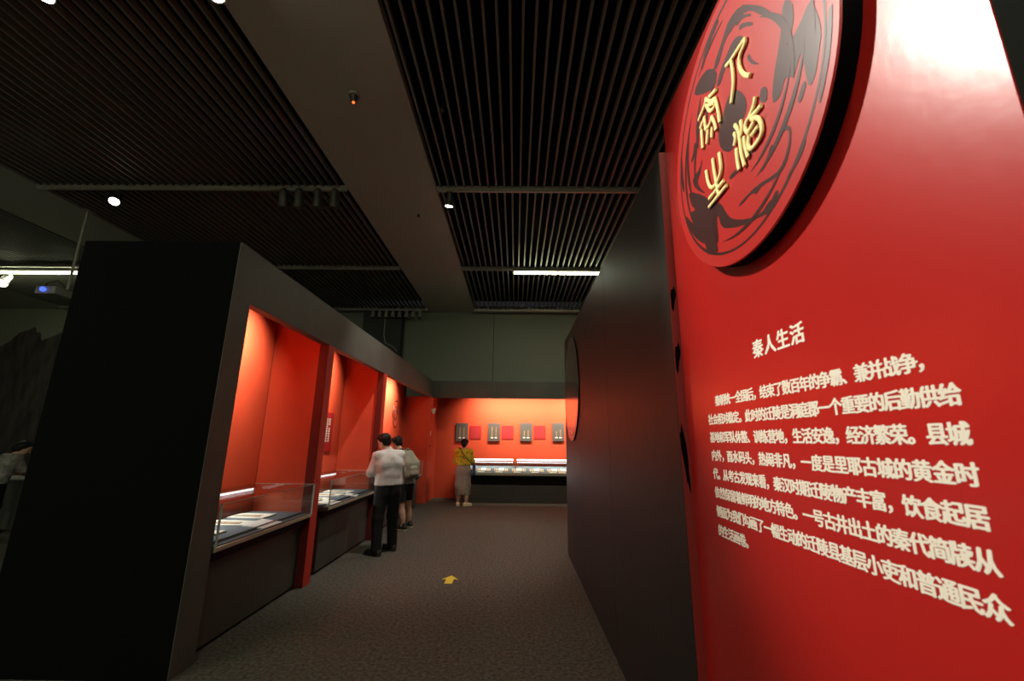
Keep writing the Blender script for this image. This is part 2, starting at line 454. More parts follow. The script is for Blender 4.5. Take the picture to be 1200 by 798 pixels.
SEALS = [
    [[(-0.0226, 0.2162), (-0.0598, 0.206), (-0.1164, 0.201), (-0.1506, 0.1977)], [(-0.1506, 0.1977), (-0.1503, 0.1785), (-0.1185, 0.1739), (-0.1028, 0.156), (-0.1033, 0.121), (-0.1213, 0.0786), (-0.1514, 0.0463)], [(-0.0589, 0.2018), (-0.0605, 0.1494), (-0.0551, 0.1045), (-0.0268, 0.0512)]],
    [[(0.1196, 0.214), (0.0624, 0.1935)], [(0.225, 0.1934), (0.1766, 0.2034), (0.1518, 0.2153), (0.1464, 0.2303)], [(0.0774, 0.1696), (0.0675, 0.123), (0.0628, 0.0766), (0.0644, 0.0466)], [(0.1486, 0.2306), (0.1152, 0.1849), (0.0776, 0.1687)], [(0.1492, 0.2017), (0.1316, 0.157), (0.1041, 0.1393), (0.0815, 0.1409)], [(0.1342, 0.1854), (0.0825, 0.1552)], [(0.1732, 0.1663), (0.1748, 0.106)], [(0.2172, 0.1465), (0.1737, 0.1639)], [(0.1133, 0.1202), (0.1333, 0.0991), (0.1748, 0.106)], [(0.2084, 0.1335), (0.2149, 0.0484)], [(0.1563, 0.0908), (0.1774, 0.0418)], [(0.123, 0.0743), (0.1343, 0.0351)], [(0.1168, 0.1179), (0.0985, 0.07), (0.0953, 0.0382)]],
    [[(-0.1631, -0.0475), (-0.1516, -0.0685), (-0.1234, -0.0843), (-0.0927, -0.0902), (-0.0889, -0.1147), (-0.1063, -0.137)], [(-0.1853, -0.1009), (-0.1555, -0.0988), (-0.1217, -0.092)], [(-0.1268, -0.1017), (-0.1636, -0.1243), (-0.1758, -0.1599), (-0.1723, -0.1913), (-0.147, -0.2012), (-0.1057, -0.1999), (-0.0926, -0.1766), (-0.1032, -0.1444)], [(-0.1403, -0.1212), (-0.1, -0.1319)], [(-0.1574, -0.1531), (-0.1186, -0.1567)], [(-0.1199, -0.1997), (-0.1601, -0.1964)], [(-0.022, -0.0698), (-0.0291, -0.0946), (-0.0128, -0.1129)], [(-0.0317, -0.0439), (-0.0489, -0.0773), (-0.0513, -0.1216), (-0.0487, -0.1706), (-0.0592, -0.2283)], [(-0.0688, -0.0584), (-0.0731, -0.0925), (-0.053, -0.1136)], [(-0.077, -0.128), (-0.0735, -0.1619), (-0.0848, -0.2132)], [(-0.0247, -0.1339), (-0.0204, -0.1729), (-0.0242, -0.2187)]],
    [[(0.2047, -0.0621), (0.2004, -0.1185), (0.1821, -0.1567), (0.1489, -0.1679), (0.1021, -0.1534), (0.0865, -0.1241), (0.0927, -0.0639)], [(0.1445, -0.0516), (0.1403, -0.1274), (0.1296, -0.2155)], [(0.2048, -0.1895), (0.0819, -0.1893)], [(0.2116, -0.2219), (0.0657, -0.2194)]],
]
MOTIFS = [
    [(-0.0653, 0.0748), (-0.1001, 0.0155), (-0.1052, -0.0315), (-0.0766, -0.058), (-0.0211, -0.0545), (-0.0007, -0.1108), (0.0406, -0.1014), (0.0859, -0.0548), (0.0982, 0.0012), (0.0846, 0.0426), (0.0401, 0.0725), (0.0068, 0.0994), (-0.029, 0.1017)],
    [(0.3976, -0.0347), (0.2737, -0.1266), (0.2072, -0.1981), (0.1348, -0.2459), (0.0973, -0.3196), (0.0626, -0.3582), (-0.0195, -0.4036), (-0.1061, -0.4314), (-0.1414, -0.4154), (-0.1663, -0.4174), (-0.1843, -0.4028), (-0.2024, -0.4079), (-0.188, -0.4306), (-0.1652, -0.4458), (-0.1487, -0.4524), (-0.0942, -0.4361), (-0.0275, -0.4235), (0.0691, -0.3887), (0.1484, -0.3468), (0.1617, -0.275), (0.1767, -0.3156), (0.173, -0.366), (0.1871, -0.3951), (0.2521, -0.3696), (0.3321, -0.3137), (0.3983, -0.2445), (0.4443, -0.1734), (0.4491, -0.1205), (0.4057, -0.1781), (0.3208, -0.2602), (0.2568, -0.3253), (0.2613, -0.3043), (0.3347, -0.2332), (0.3639, -0.1798), (0.3121, -0.2186), (0.2473, -0.2801), (0.2764, -0.2288), (0.3738, -0.1275), (0.395, -0.075)],
    [(0.1681, 0.3668), (0.1192, 0.3488), (0.0505, 0.2788), (0.0769, 0.2171), (0.1518, 0.2641), (0.1783, 0.2813), (0.2608, 0.3501), (0.2227, 0.3725)],
    [(-0.3368, 0.1272), (-0.3711, 0.084), (-0.3663, 0.0236), (-0.3457, -0.007), (-0.3194, -0.0216), (-0.3417, -0.0254), (-0.3911, -0.0113), (-0.4137, 0.0036), (-0.433, 0.0058), (-0.4458, -0.0511), (-0.4492, -0.1149), (-0.4287, -0.1559), (-0.4061, -0.2056), (-0.379, -0.2184), (-0.3741, -0.1838), (-0.3738, -0.0967), (-0.3584, -0.1064), (-0.3305, -0.1408), (-0.3129, -0.1181), (-0.2952, -0.106), (-0.273, -0.139), (-0.2417, -0.1404), (-0.2282, -0.1282), (-0.2493, -0.0607), (-0.2858, -0.002), (-0.3111, 0.0436)],
    [(-0.1432, 0.351), (-0.2069, 0.2717), (-0.2493, 0.2127), (-0.2924, 0.1307), (-0.291, 0.1242), (-0.2427, 0.1822), (-0.1919, 0.2694), (-0.1377, 0.3154), (-0.0835, 0.3191), (-0.0274, 0.3334), (0.0483, 0.2766), (0.0817, 0.3106), (-0.0199, 0.3563), (-0.0616, 0.3802)],
    [(-0.1272, 0.3261), (-0.1932, 0.2528), (-0.1875, 0.2487), (-0.1418, 0.295), (-0.1053, 0.3006), (-0.1033, 0.3168)],
    [(-0.1251, 0.2911), (-0.1915, 0.2225), (-0.1921, 0.2027), (-0.1438, 0.2557), (-0.115, 0.269)],
    [(-0.0721, 0.2764), (-0.112, 0.2554), (-0.1364, 0.2211), (-0.1068, 0.231), (-0.073, 0.2273), (-0.002, 0.2253), (0.0416, 0.1976), (0.0713, 0.2118), (0.0303, 0.251), (-0.0353, 0.2679)],
    [(-0.1492, 0.1389), (-0.1674, 0.088), (-0.2027, 0.0378), (-0.1571, 0.0849), (-0.1377, 0.1318)],
    [(-0.187, -0.035), (-0.2169, -0.0578), (-0.206, -0.108), (-0.1694, -0.0749)],
    [(0.0108, 0.4662), (-0.0056, 0.4504), (0.0566, 0.4429), (0.1105, 0.425), (0.1562, 0.3865), (0.1768, 0.3994), (0.1288, 0.4446), (0.0653, 0.4682)],
    [(-0.2456, -0.2522), (-0.28, -0.261), (-0.2768, -0.2963), (-0.2395, -0.3442), (-0.1971, -0.3529), (-0.1085, -0.3286), (-0.0136, -0.3257), (0.0232, -0.3333), (-0.0109, -0.3387), (-0.0613, -0.3335), (-0.0909, -0.3472), (-0.0839, -0.3532), (-0.1038, -0.3504), (-0.1248, -0.3447), (-0.202, -0.366), (-0.2456, -0.358), (-0.2758, -0.3207), (-0.2912, -0.2701), (-0.2749, -0.2439)],
    [(0.3272, -0.0041), (0.2678, -0.0076), (0.2378, 0.026), (0.2611, -0.0215), (0.3056, -0.0467), (0.2881, -0.0858), (0.2328, -0.1521), (0.3213, -0.0737), (0.3507, -0.0169)],
    [(0.0556, -0.1922), (0.0136, -0.1935), (-0.0592, -0.2184), (-0.0092, -0.2131), (0.0452, -0.2109)],
    [(0.4353, 0.1713), (0.4393, 0.0718), (0.4375, -0.0095), (0.4549, -0.0035), (0.4662, 0.0798), (0.4518, 0.173)],
    [(-0.33, -0.3384), (-0.34, -0.3463), (-0.3051, -0.3793), (-0.2496, -0.4012), (-0.2424, -0.3933), (-0.2992, -0.3689)],
    [(-0.1925, -0.2502), (-0.206, -0.2573), (-0.1793, -0.2875), (-0.1338, -0.3029), (-0.1301, -0.2948), (-0.1717, -0.2752)],
    [(0.2976, 0.1373), (0.2791, 0.1277), (0.2974, 0.089), (0.3332, 0.0671), (0.3471, 0.082), (0.3153, 0.1024)],
    [(-0.3607, -0.1807), (-0.3738, -0.1936), (-0.3429, -0.2321), (-0.3262, -0.217)],
    [(-0.478, -0.0805), (-0.4936, -0.0799), (-0.4925, -0.0863), (-0.4769, -0.1504), (-0.4515, -0.2149), (-0.4069, -0.2906), (-0.3972, -0.2813), (-0.4403, -0.202)],
]


main_plaque = plaque('round_plaque', (PX, PCY, PCZ), PR, 'large round red plaque with gold seal script letters on the title panel')
for pts in MOTIFS:
    flat_print('printed_motif', chaikin(pts, 1), -PTH-.0008, MOTIF, main_plaque)
def arc_stroke(r0, r1, a0, a1, w):
    up, dn = [], []
    for i in range(15):
        t = i/14; a = math.radians(a0+(a1-a0)*t); r = r0+(r1-r0)*t; h = w*math.sin(math.pi*min(1, t*1.15+.02))*.5
        up.append(((r+h)*math.cos(a), (r+h)*math.sin(a))); dn.append(((r-h)*math.cos(a), (r-h)*math.sin(a)))
    return up + dn[::-1]
# angles run from the far side of the disc (0) over its top (90)
for st in ((.43, .40, -38, 60, .016), (.37, .41, -20, 48, .022), (.33, .27, -10, 55, .020), (.44, .42, 62, 100, .014), (.28, .36, 18, 62, .03), (.40, .30, 190, 262, .022), (.34, .26, 195, 265, .016),
           (.43, .44, 120, 205, .020), (.30, .37, 140, 215, .024), (.24, .20, 215, 290, .014), (.42, .43, 232, 300, .014), (.33, .40, -60, -25, .03), (.22, .27, 25, 80, .02)):
    flat_print('printed_motif', arc_stroke(*st), -PTH-.0008, MOTIF, main_plaque)
flat_print('printed_motif', [(.40, -.14), (.30, -.17), (.22, -.22), (.16, -.215), (.20, -.28), (.19, -.42), (.27, -.40), (.29, -.33), (.36, -.27)], -PTH-.0009, MOTIF, main_plaque)
for seal in SEALS:
    sl = tube('seal_letter', [[(-PTH-.011, y, z) for y, z in chaikin(st, 1, False)] for st in seal], .0085, GOLD, main_plaque)
    for v in sl.data.vertices: v.co.x = -PTH+(v.co.x+PTH)*.62
plaque('round_plaque', (XR-.002, 6.02, 2.34), .72, 'glossy dark round plaque on the charcoal partition mirroring the alcove',
       face=mat('dark_gloss_plaque', (.05, .008, .006), .16, spec=.7), T=.016)

# ------------------------------------------------------------------ display cases
def display_case(y0, y1, label, seed, legs=True):
    XF = -2.32
    """table case in a left bay: front at X=-2.2"""
    root = empty('display_case', (-2.62, (y0+y1)/2, 0)); tag(root, label, 'display case', 'table cases along the display wall')
    ox, oy = -2.62, (y0+y1)/2
    def bx(name, x0, x1, ya, yb, z0, z1, m, bev=0, parent=root):
        return box(name, (x0-ox, x1-ox, ya-oy, yb-oy, z0, z1), m, parent, bev)
    bx('base', -2.99, -2.45, y0+.04, y1-.01, .02, .66, CASE_GREY)
    bx('base_front', -2.45, -2.43, y0+.02, y1-.01, .03, .64, CASE_GREY, .003)
    bx('plinth', -2.97, -2.47, y0+.06, y1-.02, 0, .02, CASE_DARK)
    bx('under_tray', -3.02, XF-.06, y0+.02, y1-.02, .66, .735, CASE_DARK, .004)
    bx('tray', -3.04, XF-.015, y0, y1, .735, .775, CASE_GREY, .004)
    bx('lip', XF-.016, XF, y0, y1, .745, .778, LIP, .003)
    bx('deck', -3.02, XF-.025, y0+.015, y1-.015, .775, .785, DECK)
    bx('deck_step', -3.00, -2.42, y0+.03, y1-.03, .785, .80, DECK)
    t = .010; zt = 1.098
    fr = bx('front_pane', XF-.012, XF-.002, y0, y1, .778, zt, GLASS)
    bx('pane_edge', XF-.013, XF-.001, y0, y1, zt, zt+.004, GLASS_EDGE, parent=root)
    bx('top_pane', -3.02, XF-.013, y0, y1, zt-.008, zt, GLASS)
    for ya in (y0, y1-t):
        bx('end_pane', -3.02, XF-.013, ya, ya+t, .785, zt-.008, GLASS)
        bx('pane_edge', -3.02, XF-.001, ya, ya+t, zt, zt+.004, GLASS_EDGE)
        bx('pane_edge', XF-.014, XF, ya, ya+t, .778, zt, GLASS_EDGE)
    bx('rear_pane', -3.03, -3.02, y0, y1, .785, zt, GLASS)
    led = bx('led_bar', -3.018, -2.985, y0+.05, y1-.05, 1.035, 1.062, LAMP_PALE)
    bm = bmesh.new(); n = int((y1-y0-.16)/.032)
    for i in range(n):
        y = y0+.08+i*(y1-y0-.16)/n
        addbox(bm, -2.985-ox, -2.978-ox, y-oy, y+.019-oy, 1.038, 1.056)
    d = link('led_diode_row', mesh_from(bm, 'led_diode_row', LED), led); d['kind'] = 'stuff'
    d['label'] = 'row of tiny white diodes'
    a = area('case_light', (-2.97-ox, 0, 1.03), (-2.5-ox, 0, .78), y1-y0-.2, .03, 3.5*(y1-y0), (.90, .97, 1), root, spread=150)
    dd = Vector((.75, 0, -.66)).normalized(); x = Vector((0, 1, 0)); zc = -dd; yy = zc.cross(x)
    a.rotation_euler = Matrix((x, yy, zc)).transposed().to_euler()
    return root
display_case(3.585, 5.20, 'glass table case beside the black end panel of the display wall', 1)
display_case(5.66, 7.50, 'glass table case in the middle bay beside the person in the white shirt', 2)
display_case(7.85, 11.10, 'glass table case in the last bay beside the person with a backpack', 3)

def slip_card(x0, x1, y0, y1, label, rot=0, z=.80, slip=True):
    """pale mount board lying in a case with a dark wooden slip on it"""
    cx, cy = (x0+x1)/2, (y0+y1)/2
    root = empty('mounted_slip', (cx, cy, z)); root.rotation_euler.z = rot
    tag(root, label, 'wooden slip', 'mounted slips in the table cases')
    box('mount_board', (x0-cx, x1-cx, y0-cy, y1-cy, 0, .012), CARD, root, .002)
    yy = (y1-y0)*.22
    boxes('slip', [((x0-cx)*.80, (x1-cx)*.62, -yy-.022, -yy+.022, .012, .017)], WOOD, root)
    boxes('slip', [((x0-cx)*.70, (x1-cx)*.55, yy*.4-.012, yy*.4+.012, .012, .016)], TAN, root)
    return root
def label_card(x, y, rot, label, z=.785, w=.22, d=.24):
    root = empty('caption_card', (x, y, z)); root.rotation_euler = (0, 0, rot); tag(root, label, 'caption card', 'caption cards in the table cases')
    bm = bmesh.new()
    vs = [bm.verts.new(v) for v in ((-w/2, -d/2, .030), (w/2, -d/2, .004), (w/2, d/2, .004), (-w/2, d/2, .030), (-w/2, -d/2, 0), (w/2, -d/2, 0), (w/2, d/2, 0), (-w/2, d/2, 0))]
    for f in ((0, 1, 2, 3), (4, 5, 1, 0), (5, 6, 2, 1), (6, 7, 3, 2), (7, 4, 0, 3), (7, 6, 5, 4)): bm.faces.new([vs[i] for i in f])
    link('card', mesh_from(bm, 'card', WHITE), root)
    return root
slip_card(-2.98, -2.60, 4.70, 4.96, 'mounted wooden slip next to the pillar in the case by the black end panel')
slip_card(-2.98, -2.56, 4.32, 4.54, 'mounted wooden slips amid the case by the black end panel')
slip_card(-2.98, -2.56, 3.86, 4.06, 'mounted wooden slips tucked by the black end panel')
label_card(-2.46, 4.46, .0, 'pale caption card in the case by the black end panel', w=.20, d=.34)
slip_card(-2.98, -2.56, 6.95, 7.16, 'mounted wooden slip in the middle case under the narrow red sign')
slip_card(-2.98, -2.56, 6.52, 6.74, 'mounted wooden slip in the middle case beside the person in the white shirt')
slip_card(-2.98, -2.56, 6.08, 6.30, 'mounted wooden slip in the middle case, second from the straight caption card')
slip_card(-2.98, -2.56, 5.74, 5.94, 'mounted wooden slip in the middle case beside the straight caption card')
label_card(-2.45, 5.95, 0, 'straight pale caption card in the middle case', w=.20, d=.32)
label_card(-2.45, 6.75, .25, 'tilted pale caption card in the middle case', w=.18, d=.26)
for k, y in enumerate((8.2, 8.9, 9.6, 10.2)):
    slip_card(-2.98, -2.56, y, y+.22, ['mounted wooden slip in the last bay case, closest to the pillar', 'mounted wooden slip in the last bay case, second from the pillar', 'mounted wooden slip in the last bay case, second from the alcove', 'mounted wooden slip in the last bay case, closest to the alcove'][k])
    label_card(-2.45, y+.1, 0, ['pale caption card in the last bay case, closest to the pillar', 'pale caption card in the last bay case, second from the pillar', 'pale caption card in the last bay case, second from the alcove', 'pale caption card in the last bay case, closest to the alcove'][k])

def back_case(x0, x1, label):
    ox, oy = (x0+x1)/2, 12.3
    root = empty('wall_display_case', (ox, oy, 0)); tag(root, label, 'display case', 'cases under the alcove panels')
    def bx(name, xa, xb, ya, yb, z0, z1, m, bev=0, parent=root):
        return box(name, (xa-ox, xb-ox, ya-oy, yb-oy, z0, z1), m, parent, bev)
    bx('plinth', x0, x1, 12.10, 12.85, 0, .44, CASE_GREY, .004)
    bx('recess', x0, x1, 12.28, 12.85, .44, .68, CASE_DARK)  # painted black to stand for the shadow under the overhanging tray
    bx('tray', x0, x1, 12.02, 12.88, .68, .745, CASE_GREY, .004)
    bx('lip', x0, x1, 12.00, 12.02, .70, .765, LIP, .003)
    # sloping deck
    bm = bmesh.new()
    vs = [bm.verts.new((X-ox, Y-oy, Z)) for X in (x0+.01, x1-.01) for Y, Z in ((12.03, .747), (12.86, .747), (12.86, .90), (12.03, .76))]
    for f in ((0, 1, 2, 3), (7, 6, 5, 4), (0, 4, 5, 1), (1, 5, 6, 2), (2, 6, 7, 3), (3, 7, 4, 0)): bm.faces.new([vs[i] for i in f])
    link('deck', mesh_from(bm, 'deck', DECK), root)
    bx('front_pane', x0, x1, 12.022, 12.03, .765, 1.03, GLASS)
    bx('top_pane', x0, x1, 12.03, 12.87, 1.022, 1.03, GLASS)
    bx('pane_edge', x0, x1, 12.018, 12.032, 1.03, 1.036, GLASS_EDGE)
    led = bx('led_bar', x0+.045, x1-.045, 12.84, 12.875, 1.04, 1.10, LAMP_PALE)
    bm = bmesh.new(); n = int((x1-x0-.1)/.058)
    for i in range(n):
        X = x0+.05+i*(x1-x0-.1)/n
        addbox(bm, X-ox, X+.034-ox, 12.832-oy, 12.84-oy, 1.052, 1.085)
    d = link('led_diode_row', mesh_from(bm, 'led_diode_row', LED), led); d['kind'] = 'stuff'; d['label'] = 'row of tiny white diodes'
    a = area('case_light', (0, 12.80-oy, 1.0), (0, 12.4-oy, .76), x1-x0-.2, .04, 4.0*(x1-x0), (.92, .97, 1), root, spread=160)
    return root
back_case(-1.62, -.0005, 'lit wall case in front of the person in the yellow blouse')
back_case(.0005, 1.62, 'lit wall case partly hidden by the charcoal partition')
def deck_z(y): return .76+(y-12.03)/.83*.14
tilt = math.atan2(.14, .83)
def tilted(o, y, x):
    o.location = (x, y, deck_z(y)+.001); o.rotation_euler = (tilt, 0, 0)
for k in range(11):
    X = -1.12+k*.245
    if abs(X-.0) < .06: X += .06
    if k % 2 == 1 or k > 8:
        o = empty('white_card', (0, 0, 0)); tag(o, 'small white caption card lying on the lit deck of a wall case', 'caption card', 'caption cards in the wall cases')
        box('card', (-.075, .075, -.14, .14, 0, .008), WHITE, o, .001)
        tilted(o, 12.40, X)
        o = empty('caption_strip'); tag(o, 'cream caption strip at the front of a lit wall case', 'caption card', 'caption strips in the wall cases')
        box('card', (-.10, .10, -.05, .05, 0, .006), CARD, o, .001); tilted(o, 12.13, X-.06)
    o = empty('wooden_tablet', (0, 0, 0)); tag(o, 'short brown wooden tablet on a pale mount in a lit wall case', 'wooden tablet', 'tablets in the wall cases')
    box('mount_board', (-.065, .065, -.14, .14, 0, .006), CARD, o, .001)
    boxes('slip', [(-.046, -.012, -.12, .11, .006, .012), (.014, .044, -.11, .12, .006, .012)], WOOD, o)
    tilted(o, 12.36, X-.13)

# ------------------------------------------------------------------ panels on the alcove wall
GP = ['grey slip panel above the person in the yellow blouse', 'grey slip panel between the first and second red labels', 'grey slip panel between the second and third red labels', 'grey slip panel next to the charcoal partition']
RP = ['red text label beside the slip panel above the person in yellow', 'red text label above the gap between the two lit cases', 'red text label next to the last grey slip panel', 'red text label half hidden behind the charcoal partition']
for k in range(4):
    X = -1.585+k*.945; Z0 = 1.575+k*.012
    g = empty('slip_panel', (X, 12.9, Z0)); tag(g, GP[k], 'wall panel', 'grey panels on the alcove wall')
    box('board', (-.172, .172, -.045, 0, 0, .52), PANEL_GREY, g, .003)
    hs = [(.28, .28), (.28, .28), (.16, .18), (.15, .20)][k]
    for s, hh in zip((-.055, .062), hs):
        box('slip', (s-.013, s+.013, -.053, -.045, .13, .13+hh), TAN, g, .002)
        box('slip_caption', (s-.036, s+.036, -.052, -.045, .085, .115), WHITE, g, .001)
        box('slip_caption', (s-.040, s+.036, -.049, -.045, .415, .423), CASE_GREY, g)
    r = empty('text_label', (X+.40, 12.9, Z0+.065)); tag(r, RP[k], 'label', 'red labels on the alcove wall')
    box('board', (-.168, .168, -.014, 0, 0, .385), LABEL_RED, r, .002)
    boxes('text_columns', [(-.13+j*.032, -.127+j*.032, -.0155, -.014, .04+.02*random.random(), .34-.05*random.random()) for j in range(9)], LABEL_TXT, r)

# small red sign and round emblem in the left bays
s = empty('caption_sign', (XB+.02, 7.00, 1.72)); tag(s, 'narrow red caption sign with white lettering inside the middle bay', 'sign')
box('board', (0, .018, -.24, .24, -.31, .31), LABEL_RED, s, .002)
rows = []
for j in range(11):
    z = .20-j*.038
    for c in range(3):
        if random.random() < .85:
            rows.append((.018, .0195, -.13+.10*c, -.13+.10*c+.07, z-.011, z+.011-.006*random.random()))
            rows.append((.018, .0195, -.13+.10*c+.02*random.random(), -.13+.10*c+.03+.03*random.random(), z-.018, z+.016))
boxes('lettering', rows, WHITE, s)
em = empty('wall_emblem', (XB+.02, 11.02, 2.24)); tag(em, 'round dark red line emblem on the back of the last bay', 'emblem')
ringp = [[(.004, .30*math.cos(a)*(1+.04*math.sin(7*a)), .33*math.sin(a)) for a in [i/40*2*math.pi for i in range(41)]]]
tube('emblem_ring', ringp, .010, MOTIF, em, 1)
tube('emblem_curl', [[(.004, .16*math.cos(a)*(1-a/14), .22*math.sin(a)*(1-a/14)) for a in [i/30*9 for i in range(31)]], [(.004, -.2+.05*math.sin(i), -.25+.05*i) for i in range(8)]], .010, MOTIF, em, 1)
# small devices on the alcove side
for z, nm, lb in ((2.40, 'wall_sensor', 'white wall sensor on the red alcove edge, uppermost of three devices'), (1.78, 'wall_switch', 'pale wall switch on the red alcove edge'), (1.44, 'wall_socket', 'small wall socket on the red alcove edge, lowest of three devices')):
    e = empty(nm, (XH+.012, 11.93, z)); tag(e, lb, nm.split('_')[1])
    if nm == 'wall_sensor':
        box('bracket', (0, .03, -.02, .02, -.03, .03), PLASTIC, e, .003)
        b = box('body', (.03, .10, -.035, .035, -.075, .075), PLASTIC, e, .012); b.rotation_euler = (0, .25, .3)
    else:
        box('cover', (0, .012, -.045, .045, -.06 if z > 1.6 else -.04, .06 if z > 1.6 else .04), PLASTIC if z > 1.6 else LABEL_RED, e, .004)
        box('rocker', (.012, .018, -.02, .02, -.03, .03), PLASTIC if z > 1.6 else RED_DARK, e, .002)

# yellow floor arrow
ar = [(0, .17), (.10, .02), (.045, .035), (.045, -.13), (-.045, -.13), (-.045, .035), (-.10, .02)]
tag(prism('floor_arrow', ar, (-.765, 5.57, .001), (1, 0, 0), (0, 1, 0), (0, 0, 1), .002, YELLOW), 'yellow arrow sticker on the grey carpet', 'arrow')

# ------------------------------------------------------------------ ceiling fittings
def spotlight(loc, aim, label, lit=0, body=LAMP_BODY, size=1.0, group='track spotlights', color=NEUTRAL, angle=50, face=BULB, drop=.13):
    """track lamp hanging from a rail: adapter, stem, can and lamp face"""
    root = empty('track_spotlight', loc); tag(root, label, 'spotlight', group)
    box('adapter', (-.045*size, .045*size, -.02, .02, -.022, 0), body, root, .003)
    cyl('stem', (0, 0, -.02), (0, 0, -drop), .009*size, body, root, seg=10)
    c = Vector((0, 0, -drop-.02)); d = (Vector(aim)-Vector(loc)-c).normalized()
    bm = bmesh.new()
    addcyl(bm, c-d*.085*size, c+d*.055*size, .042*size, .052*size, 20)
    addcyl(bm, c-d*.115*size, c-d*.085*size, .026*size, .040*size, 20)
    addcyl(bm, c+d*.055*size, c+d*.085*size, .060*size, .062*size, 20)
    link('lamp_can', mesh_from(bm, 'lamp_can', body), root)
    cyl('lamp_face', c+d*.086*size, c+d*.090*size, .052*size, face if lit else LAMP_BODY, root, seg=20)
    if lit:
        spot('lamp_light', c+d*.11*size, Vector(aim)-Vector(loc), lit*SPOT_W, color, angle, .7, .05*size, root)
    return root
zr = ZC-.06
spotlight((-2.64, RY[0], ZC), (.82, 1.02, 2.30), 'lit spotlight on the flat ceiling band, aimed at the title panel', 1100, size=1.35, angle=31, drop=.185)
spotlight((-4.06, RY[0], zr), (-4.0, 2.2, 0), 'lit track spotlight under the slatted field beside the flat ceiling band', 60, size=1.2, drop=.09)
spotlight((-6.45, RY[1], zr), (-5.0, 3.5, 1.0), 'single lit spotlight over the black display wall end', 50, size=1.25)
spotlight((-1.09, RY[1], zr), (-1.7, 7.4, .6), 'single lit spotlight beside the flat ceiling band', 420, size=1.1, angle=75)
for i, x in enumerate((-3.75, -3.50, -3.20, -2.93)):
    spotlight((x, RY[1], zr), (x-.05, RY[1]+.6, 3.0), 'unlit dark spotlight in the row of four on the middle rail', 0, size=1.5, group='unlit spotlights on the middle rail')
for i in range(8):
    x = -4.42+i*.205
    spotlight((x, 12.60, zr), (x, 12.2, 2.5), 'pale unlit spotlight in the row of eight by the grey wall', 0, LAMP_PALE, 1.1, 'unlit spotlights by the grey wall')
def tube_lamp(x0, x1, y, z, label, power):
    root = empty('tube_light', ((x0+x1)/2, y, z)); tag(root, label, 'tube light', 'ceiling tube lights')
    hx = (x1-x0)/2
    box('housing', (-hx, hx, -.035, .035, .03, .075), LAMP_PALE, root, .004)
    for s in (-1, 1):
        a, b = (s*.015, s*hx*.985)
        cyl('lamp_tube', (a, 0, 0), (b, 0, 0), .028, TUBE, root, seg=14)
        box('end_holder', (s*hx-.02, s*hx+.02, -.03, .03, -.03, .04), LAMP_PALE, root, .003)
    l = area('tube_lamp_light', (0, 0, -.04), (0, 0, -2), hx*1.9, .05, power*TUBE_W, (.97, 1, .80), root)
    return root
tube_lamp(-.09, 1.96, RY[2]-.07, ZC-.14, 'lit yellowish tube light over the corridor', 60)
tube_lamp(-13.2, -10.62, RY[2]+.25, ZC-.10, 'lit yellowish tube light over the hall beyond the display wall', 30)
tube_lamp(-1.2, 1.2, -.46, ZC-.14, 'added fill tube light over the hall entrance, out of view', 40)  # this tube and the next are fill lamps added behind the viewer
tube_lamp(-6.6, -4.2, -.46, ZC-.14, 'added fill tube light over the hall beside the entrance, out of view', 45)
tube_lamp(-1.2, 1.2, -3.72, ZC-.14, 'added fill tube light along the unseen rear wall by the entrance', 85)  # three unseen tubes added to light the rear wall and the ceiling
tube_lamp(-6.6, -4.2, -3.72, ZC-.14, 'added fill tube light along the unseen rear wall beside the entrance', 85)
tube_lamp(-13.0, -10.6, -3.72, ZC-.14, 'added fill tube light along the unseen rear wall at its far end', 85)
spotlight((-12.3, RY[2]+.2, zr-.10), (-11.5, 8, 3), 'pale spotlight hanging below the tube light beyond the display wall', 8, LAMP_PALE, 1.8, color=(1, 1, .85))

# smoke detector, sprinkler, projector, hanging pole
sd = empty('smoke_detector', (-1.93, 4.22, ZC)); tag(sd, 'smoke detector with red indicator on the flat ceiling band', 'detector')
cyl('base', (0, 0, 0), (0, 0, -.03), .065, LAMP_PALE, sd, seg=24); cyl('head', (0, 0, -.03), (0, 0, -.10), .05, LAMP_BODY, sd, rb=.03, seg=24)
cyl('indicator', (0, 0, -.10), (0, 0, -.112), .016, REDLED, sd, seg=12)
for (x, y, lb) in ((-.93, 4.42, 'tiny sprinkler head between ceiling slats'), (-1.78, 6.95, 'tiny sprinkler head on the flat ceiling band')):
    sp = empty('sprinkler', (x, y, ZC)); tag(sp, lb, 'sprinkler')
    cyl('pipe', (0, 0, .45 if x > -1.3 else 0), (0, 0, -.03), .012, LAMP_BODY, sp, seg=10); cyl('deflector', (0, 0, -.03), (0, 0, -.04), .028, LAMP_BODY, sp, seg=14)
pj = empty('projector', (-7.72, 6.9, ZC)); tag(pj, 'projector with a blue lens glow on a ceiling pole', 'projector')
cyl('pole', (0, 0, 0), (0, 0, -1.5), .022, LAMP_PALE, pj, seg=12)
box('ceiling_plate', (-.08, .08, -.08, .08, -.015, 0), LAMP_PALE, pj, .003)
box('body', (-.38, -.03, -.16, .16, -1.62, -1.48), LAMP_PALE, pj, .015)
cyl('lens', (-.22, -.16, -1.55), (-.22, -.20, -1.55), .038, BLUELED, pj, seg=18)
tube('cable', [[(-.05, 0, -1.45), (-.18, -.02, -1.34), (-.36, -.02, -1.38), (-.42, 0, -1.47), (-.36, .02, -1.52)]], .010, LAMP_BODY, pj)

